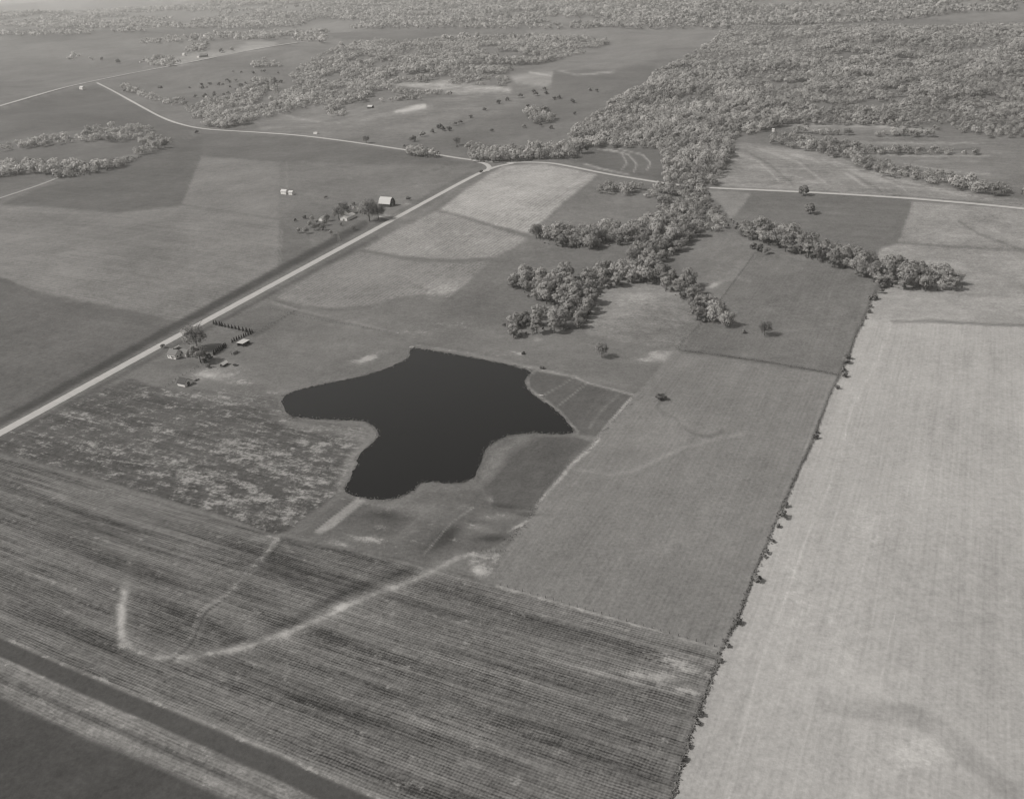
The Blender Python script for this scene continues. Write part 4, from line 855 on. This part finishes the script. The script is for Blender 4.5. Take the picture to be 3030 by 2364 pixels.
m = (((nz < np.where(X > 300, .72, .56)) & (v < 84)) | in_forest(X, Y)) & (np.abs(X) < Y*.72+100); X, Y = X[m], Y[m]
forest_mesh('distant_woodland', X, Y, rng.uniform(.9, 1.5, len(X)), LOD3, MT['leaf_far'])

X, Y = candidates(-700, 900, 600, 1500, 4.2, 8); u, v, z = proj(np.stack([X, Y, H(X, Y)+2], -1)); m = np.zeros(len(X), bool)
for (nm, pl, lab, grp) in W_BELTS:
    if nm == 'thin line': continue
    m |= (sdist(u, v, pl) > -7) & (rng.random(len(X)) < .5) & (v > max(p[1] for p in pl)*.0)
    top = min(p[1] for p in pl)
X, Y = X[m], Y[m]
TUFT = [crown_arrays(400+i, .8, 1.3, lobes=3, per=6, size=.4, base=0.) for i in range(4)]
forest_mesh('undergrowth', X, Y, rng.uniform(.6, 2.6, len(X)), TUFT, MT['floor'])
sx = []
r_ = np.random.default_rng(77)
while len(sx) < 46:
    u_ = r_.uniform(560, 1050); v_ = r_.uniform(205, 330)
    if inside(np.array([u_]), np.array([v_]), O([(395,190),(500,150),(600,155),(600,190),(540,205),(440,212),(385,212)]))[0]: sx.append((u_, v_))
sx.sort()
WORDS = 'first second third fourth fifth sixth seventh eighth ninth tenth eleventh twelfth thirteenth fourteenth fifteenth sixteenth seventeenth eighteenth nineteenth twentieth'.split(); WORDS += ['twenty-'+w for w in WORDS[:9]]+['thirtieth']+['thirty-'+w for w in WORDS[:9]]+['fortieth']+['forty-'+w for w in WORDS[:9]]
for i, (u_, v_) in enumerate(sx):
    p = atv(u_, v_); single(random.choice(SHRUBS), 'shrub', '%s scrub bush from the left on the hillside above the north road' % WORDS[i], 'bush', p.x, p.y, random.uniform(1.6, 3.4), 'hillside scrub bushes')
# low brush along the long fence line
hp = np.array(resample(HEDGE, 3)); hx, hy, hz = at(hp[:, 0], hp[:, 1]); n = 1500; k = rng.integers(0, len(hx), n)
forest_mesh('fence_line_brush', hx[k]+rng.normal(0, .45, n), hy[k]+rng.normal(0, 1.0, n), rng.uniform(.2, .6, n)**1.0, TUFT, MT['brush'])
mp_ = O([(1450,747),(1530,757),(1650,775),(1790,800)]); hp = np.array(resample(mp_, 3)); hx, hy, hz = at(hp[:, 0], hp[:, 1]); n = 260; k = rng.integers(0, len(hx), n)
forest_mesh('field_edge_brush', hx[k]+rng.normal(0, 1., n), hy[k]+rng.normal(0, .7, n), rng.uniform(.15, .4, n), TUFT, MT['brush'])
hp = np.array(resample([(1900,1172),(1830,1218),(1775,1288),(1745,1330),(1690,1365),(1640,1430),(1590,1485),(1560,1545),(1505,1600)], 3)); hx, hy, hz = at(hp[:, 0], hp[:, 1]); n = 420; k = rng.integers(0, len(hx), n)
forest_mesh('gully_weeds', hx[k]+rng.normal(0, 1.2, n), hy[k]+rng.normal(0, 1.2, n), rng.uniform(.15, .4, n), TUFT, MT['brush'])
# reeds and weeds at the water's edge
hp = np.array(resample(LAKE+[LAKE[0]], 4)); hx, hy, hz = at(hp[:, 0], hp[:, 1]); n = 1500; k = rng.integers(0, len(hx), n)
forest_mesh('shore_weeds', hx[k]+rng.normal(0, 1.0, n), hy[k]+rng.normal(0, 1.0, n), rng.uniform(.15, .55, n), TUFT, MT['brush'])

# ------------------------------------------------------------------ buildings
def mesh_obj(name, V, F, mat, parent=None, loc=(0, 0, 0)):
    me = bpy.data.meshes.new(name); me.from_pydata([tuple(v) for v in V], [], F); me.materials.append(mat); me.update()
    bm = bmesh.new(); bm.from_mesh(me); bmesh.ops.recalc_face_normals(bm, faces=bm.faces); bm.to_mesh(me); bm.free()
    o = bpy.data.objects.new(name, me); C.objects.link(o); o.location = loc
    if parent: o.parent = parent
    return o
def box_v(x0, x1, y0, y1, z0, z1):
    return [(x0,y0,z0),(x1,y0,z0),(x1,y1,z0),(x0,y1,z0),(x0,y0,z1),(x1,y0,z1),(x1,y1,z1),(x0,y1,z1)]
BOXF = [(0,1,2,3),(4,5,6,7),(0,1,5,4),(1,2,6,5),(2,3,7,6),(3,0,4,7)]
def box(name, b, mat, parent=None): return mesh_obj(name, box_v(*b), BOXF, mat, parent)
def gable_parts(t, L, W, eave, ridge, wall, roof, cx=0., cy=0., along='x', over=.4, th=.22, names=('wall', 'roof'), gambrel=False):
    """walls with gables and two roof slabs, ridge along local x or y"""
    def P(a, b, c): return (cx+a, cy+b, c) if along == 'x' else (cx-b, cy+a, c)
    if gambrel: prof = [(-W/2, 0), (-W/2, eave), (-W*.3, eave+(ridge-eave)*.68), (0, ridge), (W*.3, eave+(ridge-eave)*.68), (W/2, eave), (W/2, 0)]
    else: prof = [(-W/2, 0), (-W/2, eave), (0, ridge), (W/2, eave), (W/2, 0)]
    V = [P(-L/2, b, c-.3 if c == 0 else c) for b, c in prof]+[P(L/2, b, c-.3 if c == 0 else c) for b, c in prof]; n = len(prof)
    F = [tuple(range(n)), tuple(range(n, 2*n))]+[(i, (i+1) % n, n+(i+1) % n, n+i) for i in range(n)]
    w = mesh_obj(names[0], V, F, wall, t)
    rp = prof[1:-1]
    out = []
    half = [rp[:len(rp)//2+1], rp[len(rp)//2:]]
    for hidx, hp_ in enumerate(half):
        V = []; F = []
        pts = [list(q_) for q_ in hp_]
        e = 0 if hidx == 0 else -1; nb = pts[1] if hidx == 0 else pts[-2]
        dx, dz = pts[e][0]-nb[0], pts[e][1]-nb[1]; l_ = math.hypot(dx, dz); pts[e] = [pts[e][0]+dx/l_*over, pts[e][1]+dz/l_*over]
        m_ = len(pts)
        for s_ in (-1, 1):
            for (b, c) in pts: V.append(P(s_*(L/2+over), b, c+.03))
            for (b, c) in pts: V.append(P(s_*(L/2+over), b, c+.03+th))
        for i in range(m_-1):
            F += [(i, i+1, 2*m_+i+1, 2*m_+i), (m_+i, m_+i+1, 3*m_+i+1, 3*m_+i), (i, i+1, m_+i+1, m_+i), (2*m_+i, 2*m_+i+1, 3*m_+i+1, 3*m_+i)]
        F += [(0, m_, 3*m_, 2*m_), (m_-1, 2*m_-1, 4*m_-1, 3*m_-1)]
        out.append(mesh_obj(names[1], V, F, roof, t))
    return w, out
def bplace(name, label, cat, u, v, yaw, group=None):
    p = atv(u, v); return thing(name, label, cat, (p.x, p.y, p.z+.05), yaw, 1., group)
# local +x of YAW2 points image-right along the E-W line, local +y points away (north)
# near farmhouse: main block, cross wing, porch wing
h = bplace('farmhouse', 'near farmhouse with grey roof and pale front wall beside the gravel road', 'house', 520, 1056, YAW2)
gable_parts(h, 8.5, 8.0, 3.4, 6.4, MT['white'], MT['grey_roof'])
gable_parts(h, 6.5, 6.0, 3.0, 5.4, MT['white'], MT['grey_roof'], cx=6.2, cy=5.0)
gable_parts(h, 4.0, 4.5, 2.6, 4.2, MT['mid'], MT['grey_roof'], cx=11.2, cy=6.2)
mesh_obj('chimney', box_v(-.4, .4, -.4, .4, 5.6, 7.6), BOXF, MT['brick'], h)
for x in (-2.6, 0.2, 2.8):
    wdo = box('window', (x-.45, x+.45, -4.06, -3.98, 1.1, 2.4), MT['glass'], h)
box('door', (1.3-.45, 1.3+.45, -4.08, -3.98, 0, 2.0), MT['dark'], h)
for y in (-1.6, 1.6): box('window', (4.24, 4.32, y-.45, y+.45, 1.1, 2.4), MT['glass'], h)
# pale long beam-like shed behind the house
b_ = bplace('lean_to_shed', 'narrow pale strip-roofed shed just behind the near farmhouse', 'shed', 519, 1035, YAW1); gable_parts(b_, 8, 1.4, 1.7, 2.1, MT['mid'], MT['tin'])
b_ = bplace('machine_shed', 'open shed with bright white roof right of the evergreen hedge', 'shed', 721, 1020, YAW1); 
box('roof', (-4.2, 4.2, -3.4, 3.4, 2.75, 2.95), MT['tin'], b_)
box('back_wall', (-3.9, 3.9, 2.9, 3.05, 0, 2.75), MT['dark'], b_)
for x in (-3.8, 0, 3.8): box('post', (x-.12, x+.12, -3.1, -2.86, 0, 2.75), MT['dark'], b_)
box('side_wall', (3.75, 3.9, -2.8, 2.85, 0, 2.75), MT['dark'], b_)
b_ = bplace('chicken_house', 'small pale shed below the white-roofed machine shed', 'shed', 693, 1046, YAW1); gable_parts(b_, 5.2, 3.0, 1.8, 2.7, MT['mid'], MT['mid'], over=.2)
box('door', (-2.7, -2.62, -.4, .4, 0, 1.6), MT['dark'], b_)
b_ = bplace('lean_to_shed', 'small shed with slanting pale roof in the bare farmyard', 'shed', 664, 1082, YAW1); gable_parts(b_, 5.5, 3.2, 1.7, 3.1, MT['dark'], MT['white'], over=.2)
b_ = bplace('stock_tank', 'low round pale tank beside the slant-roofed farmyard shed', 'tank', 696, 1082, 0)
bm = bmesh.new(); bmesh.ops.create_cone(bm, cap_ends=True, segments=20, radius1=1.9, radius2=1.9, depth=.9, matrix=Matrix.Translation((0, 0, .45)))
me = bpy.data.meshes.new('tank_wall'); 
top = [f for f in bm.faces if f.normal.z > .9]; r_ = bmesh.ops.inset_region(bm, faces=top, thickness=.12); bmesh.ops.translate(bm, verts=top[0].verts, vec=(0, 0, -.25)); bm.to_mesh(me); bm.free(); me.materials.append(MT['steel']); link(bpy.data.objects.new('tank_wall', me), b_)
bm = bmesh.new(); bmesh.ops.create_circle(bm, cap_ends=True, segments=20, radius=1.74, matrix=Matrix.Translation((0, 0, .7))); me = bpy.data.meshes.new('tank_water'); bm.to_mesh(me); bm.free(); me.materials.append(MT['water']); link(bpy.data.objects.new('tank_water', me), b_)
b_ = bplace('small_barn', 'low dark-roofed barn with bright white front wall below the farm fence', 'barn', 548, 1137, YAW2)
gable_parts(b_, 7.2, 7.5, 2.2, 5.2, MT['white'], MT['dark'])
box('door', (3.62, 3.72, -1.2, 1.2, 0, 2.6), MT['dark'], b_)
b_ = bplace('woodpile', 'dark heap of timber right of the low dark-roofed barn', 'woodpile', 582, 1126, YAW1)
V = []; F = []
for i in range(16):
    x = random.uniform(-1.3, 1.3); y = random.uniform(-.9, .9); zz = random.uniform(.1, .7); tube(V, F, (x-1.2, y, zz), (x+1.2, y+random.uniform(-.3, .3), zz), .16, .14)
mesh_obj('logs', V, F, MT['post'], b_)['kind'] = 'stuff'
# far farm
b_ = bplace('barn', 'big barn with pale roof and dark gable end at the far farm', 'barn', 1146, 609, YAW2)
gable_parts(b_, 15.5, 12.0, 4.0, 10.5, MT['dark'], MT['tin'], over=.7, gambrel=True)
box('door', (7.77, 7.87, -1.8, 1.8, 0, 3.6), MT['mid'], b_); box('loft_door', (7.77, 7.87, -.8, .8, 5.2, 6.8), MT['mid'], b_)
for x in (-5, -1.5, 2, 5.5): box('window', (x-.45, x+.45, -6.08, -5.98, 1.5, 2.4), MT['glass'], b_)
b_ = bplace('white_shed', 'long white shed with white roof, largest of the far farm outbuildings', 'shed', 1030, 648, YAW1)
gable_parts(b_, 17, 9.5, 3.4, 5.2, MT['white'], MT['tin'])
box('door', (-8.6, -8.52, -1.2, 1.2, 0, 2.3), MT['mid'], b_)
b_ = bplace('farmhouse', 'far farmhouse with pale roof half hidden behind bare trees', 'house', 1040, 630, YAW2)
gable_parts(b_, 10, 7.5, 4.4, 7.6, MT['white'], MT['mid'])
gable_parts(b_, 5, 5, 3, 4.8, MT['white'], MT['mid'], cx=-2, cy=-6.2, along='y'); mesh_obj('chimney', box_v(-.4, .4, -.4, .4, 6.9, 8.9), BOXF, MT['brick'], b_)
for x in (1.2, 3.6): box('window', (x-.45, x+.45, -3.83, -3.73, 1.4, 2.8), MT['glass'], b_)
b_ = bplace('small_shed', 'small pale shed among the orchard trees at the far farm', 'shed', 954, 652, YAW1); gable_parts(b_, 7.5, 5.6, 2.4, 4.2, MT['white'], MT['tin'])
b_ = bplace('hay_shelter', 'tiny pale shelter in the orchard of the far farm', 'shelter', 952, 681, YAW1); gable_parts(b_, 3.2, 2.4, 1.3, 2.1, MT['mid'], MT['tin'], over=.15)
b_ = bplace('parked_car', 'white car parked under the big tree by the driveway', 'car', 1080, 637, YAW2)
mesh_obj('body', box_v(-2.2, 2.2, -.85, .85, .35, .95), BOXF, MT['white'], b_)
mesh_obj('cabin', [(-1.5,-.75,.95),(1.0,-.75,.95),(1.0,.75,.95),(-1.5,.75,.95),(-1.0,-.65,1.5),(.5,-.65,1.5),(.5,.65,1.5),(-1.0,.65,1.5)], BOXF, MT['glass'], b_)
for (x, y) in ((-1.4,-.8),(1.4,-.8),(-1.4,.8),(1.4,.8)):
    V = []; F = []; tube(V, F, (x, y-.12, .33), (x, y+.12, .33), .33, .33, 10); F += [tuple(range(10)), tuple(range(10, 20))]; mesh_obj('wheel', V, F, MT['glass'], b_)
# windmill
w_ = bplace('windmill', 'water-pumping windmill on a lattice tower below the far farm orchard', 'windmill', 1004, 714, YAW1 - .3)
V = []; F = []
cor = [(-1, -1), (1, -1), (1, 1), (-1, 1)]
for (a, b) in cor:
    V = []; F = []; tube(V, F, (a*1.2, b*1.2, -.2), (a*.2, b*.2, 8.6), .14, .1, 4); mesh_obj('tower_leg', V, F, MT['steel'], w_)
V = []; F = []
for zz in (0, 2.2, 4.4, 6.6):
    r0_ = 1.2-zz/8.6; r1_ = 1.2-(zz+2.2)/8.6
    for i in range(4):
        a, b = cor[i], cor[(i+1) % 4]; tube(V, F, (a[0]*r0_, a[1]*r0_, zz), (b[0]*r1_, b[1]*r1_, zz+2.2), .05, .05, 3); tube(V, F, (a[0]*r1_, a[1]*r1_, zz+2.2), (b[0]*r1_, b[1]*r1_, zz+2.2), .05, .05, 3)
mesh_obj('braces', V, F, MT['steel'], w_)
V = []; F = []
for i in range(14):
    a = 2*PI*i/14; k = len(V)
    for (rr, da, yy) in ((.35, -.1, -.62), (.35, .1, -.5), (1.5, .17, -.42), (1.5, -.17, -.7)): V.append((rr*math.cos(a+da), yy, 8.8+rr*math.sin(a+da)))
    F.append((k, k+1, k+2, k+3))
mesh_obj('wheel', V, F, MT['steel'], w_)
V = []; F = []; tube(V, F, (0, -.6, 8.8), (0, 1.6, 8.8), .06, .05, 4); k = len(V); V += [(0, 1.4, 8.5), (0, 2.6, 8.2), (0, 2.6, 9.5), (0, 1.4, 9.1), (.04, 1.4, 8.5), (.04, 2.6, 8.2), (.04, 2.6, 9.5), (.04, 1.4, 9.1)]; F += [tuple(k+j for j in f) for f in BOXF]
mesh_obj('tail_vane', V, F, MT['steel'], w_)
# sheds west of the lane
b_ = bplace('white_house', 'left one of two joined-looking white buildings beside the farm lane', 'house', 843, 574, YAW2); gable_parts(b_, 8.5, 6, 3.6, 5.8, MT['white'], MT['tin'])
b_ = bplace('white_house', 'right smaller one of two white buildings beside the farm lane', 'house', 863, 576, YAW2); gable_parts(b_, 6, 5, 3.2, 5.0, MT['white'], MT['tin'])
# distant buildings
for (u, v, L, W, e, r_, yw, wm, rm, lab, nm, ct) in [
    (244,265,12,9,5,8,YAW2,'white','tin','bright white house by the fork of the north roads','farmhouse','house'),
    (474,262,10,8,3.5,7,YAW2,'dark','dark','dark little barn alone in the hillside pasture','small_barn','barn'),
    (604,170,26,13,6,12,YAW2+.5,'dark','grey_roof','long dark barn of the distant farm beside the road','barn','barn'),
    (588,172,9,7,3.5,6,YAW2,'white','tin','small white shed left of the long dark distant barn','white_shed','shed'),
    (545,165,10,8,5,8,YAW2,'white','tin','white house behind the trees of the distant farm','farmhouse','house'),
    (418,185,14,4,2.5,4,YAW1,'white','tin','low white shed alone left of the distant farm','white_shed','shed'),
    (1097,321,11,8,3.5,6,YAW2,'dark','tin','dark-walled shed with pale roof in the north field','hay_barn','barn'),
    (935,397,8,4,2.,3.2,YAW2,'white','tin','small white shelter just above the north road','white_shelter','shelter'),
    (2288,390,3.6,3,3.2,4.4,YAW2,'white','tin','tiny white building at the edge of the woods on the right','small_house','house'),
    (1548,1048,2.4,1.6,1.0,1.6,YAW1,'dark','dark','tiny dark hut on the bare spot above the dam','animal_hut','hut'),
    (1604,1091,2.4,1.8,1.1,1.8,YAW2,'dark','dark','tiny dark hut at the corner of the lake beside the dam track','animal_hut','hut'),
    ]:
    b_ = bplace(nm, lab, ct, u, v, yw); gable_parts(b_, L, W, e, r_, MT[wm], MT[rm], over=.3)
# rowboat drawn up on the shore
b_ = bplace('rowboat', 'small pale rowboat pulled up on the lake shore by the grass plots', 'boat', 1600, 1172, YAW2+.3)
V = []; F = []; st = [(-1.7, .45, .35), (-.8, .62, .28), (.4, .6, .28), (1.4, .35, .36), (1.9, .03, .5)]
for (x, w2, z2) in st: V += [(x, -w2, z2+.2), (x, -w2*.6, .05), (x, w2*.6, .05), (x, w2, z2+.2)]
for i in range(4):
    for j in range(3): F.append((i*4+j, i*4+j+1, i*4+4+j+1, i*4+4+j))
F.append((0, 1, 2, 3)); mesh_obj('hull', V, F, MT['white'], b_)
box('seat', (-.9, -.65, -.5, .5, .3, .35), MT['mid'], b_); box('seat', (.3, .55, -.5, .5, .3, .35), MT['mid'], b_)
# culvert pipe / concrete outlet at the top of the dam
b_ = bplace('spillway_box', 'small pale concrete inlet box at the top corner of the lake', 'spillway', 1219, 1029, YAW2)
V = []; F = []
for (x0, x1, y0, y1) in ((-1.6, 1.6, -1., -.8), (-1.6, 1.6, .8, 1.), (-1.6, -1.4, -.8, .8), (1.4, 1.6, -.8, .8)):
    k = len(V); V += box_v(x0, x1, y0, y1, 0, .9); F += [tuple(k+j for j in f) for f in BOXF]
mesh_obj('concrete_walls', V, F, MT['rock'], b_)

# fences
def fence(label, pts, step=4.0, hgt=1.35):
    a = np.array(resample(pts, 4)); x, y, z = at(a[:, 0], a[:, 1]); P = [Vector((float(i), float(j), float(k))) for i, j, k in zip(x, y, z)]
    t = thing('wire_fence', label, 'fence', P[0]); o0 = P[0]
    V = []; F = []; acc = 0; last = P[0]; posts = [P[0]]
    for p, q_ in zip(P[:-1], P[1:]):
        d = (q_-p).length; s = step-acc
        while s <= d: posts.append(p.lerp(q_, s/d)); s += step
        acc = (d-(s-step))
    for p in posts:
        b0 = p-o0; k = len(V); V += box_v(b0.x-.09, b0.x+.09, b0.y-.09, b0.y+.09, b0.z-.3, b0.z+hgt*random.uniform(.9, 1.08)); F += [tuple(k+j for j in f) for f in BOXF]
    mesh_obj('post_row', V, F, MT['post'], t)['kind'] = 'stuff'
    V = []; F = []
    for zz in (.5, .85, 1.2):
        for p, q_ in zip(posts[:-1], posts[1:]): tube(V, F, p-o0+Vector((0, 0, zz)), q_-o0+Vector((0, 0, zz)), .012, .012, 3)
    mesh_obj('wires', V, F, MT['steel'], t)
fence('wire fence between the near farmyard and the barn paddock', [(490,1146),(530,1118),(570,1096),(604,1077)])
fence('wire fence along the garden plot up to the evergreen corner', [(757,984),(820,950),(872,922)])
fence('long wire fence between the centre field and the right pasture', [(2012,1036),(2100,1049),(2290,1075),(2483,1109)])
fence('wire fence at the head of the corn stubble field', [(1480,1731),(1800,1822),(2128,1917)])
fence('wire fence from the track up to the corner of the right tree arm', [(2230,757),(2160,850),(2100,930),(2004,1032)])
fence('wire fence from the garden plot to the top of the dam', [(800,912),(890,938),(1050,965),(1190,990)])
fence('short dotted fence across the pale gravelly corner', [(1424,1632),(1460,1633),(1500,1632)], 2.5)

# ordinals for things that stand in a row
ORD = 'first second third fourth fifth sixth seventh eighth ninth tenth eleventh twelfth thirteenth fourteenth fifteenth sixteenth seventeenth eighteenth nineteenth twentieth'.split()
ORD += ['twenty-'+w for w in ORD[:9]]
for grp, txt, key in [('spaced evergreens north of the garden', '%s small evergreen from the road in the spaced row above the garden', 0), ('evergreens behind the white-roofed shed', '%s evergreen from the corner in the hedge behind the white-roofed shed', 1),
        ('evergreens right of the near farmhouse', '%s evergreen from its upper end in the thick hedge right of the farmhouse', 1), ('bushes on the long fence line', '%s scrubby bush down from the woods on the long fence line', 1),
        ('diagonal row of bushes', '%s bush from the road in the broken diagonal row', 0), ('orchard trees at the far farm', '%s small orchard tree from the left at the far farm', 0), ('scattered bushes in the rough pasture', '%s scattered bush from the left in the rough pasture', 0)]:
    g = [o for o in bpy.data.objects if o.get('group') == grp]
    bpy.context.view_layer.update()
    g.sort(key=lambda o: float(proj(np.array(o.location))[key]))
    for o, w in zip(g, ORD): o['label'] = txt % w

# ------------------------------------------------------------------ haze
HAZE = 5.0e-5
V = box_v(-11500, 11500, -620, 16600, -140, 420); me = bpy.data.meshes.new('haze'); me.from_pydata(V, [], BOXF); 
bm = bmesh.new(); bm.from_mesh(me); bmesh.ops.recalc_face_normals(bm, faces=bm.faces); bm.to_mesh(me); bm.free()
m = bpy.data.materials.new('haze_air'); m.use_nodes = True; n = m.node_tree.nodes; n.clear(); o_ = n.new('ShaderNodeOutputMaterial'); pvn = n.new('ShaderNodeVolumePrincipled')
pvn.inputs['Color'].default_value = (.92, .91, .89, 1); pvn.inputs['Density'].default_value = HAZE; pvn.inputs['Anisotropy'].default_value = .2
m.node_tree.links.new(pvn.outputs[0], o_.inputs['Volume']); me.materials.append(m)
hz_ = link(bpy.data.objects.new('haze', me)); hz_['kind'] = 'stuff'
print('tris', sum(len(o.data.polygons) for o in bpy.data.objects if o.type == 'MESH' and len(o.data.polygons) > 20000))
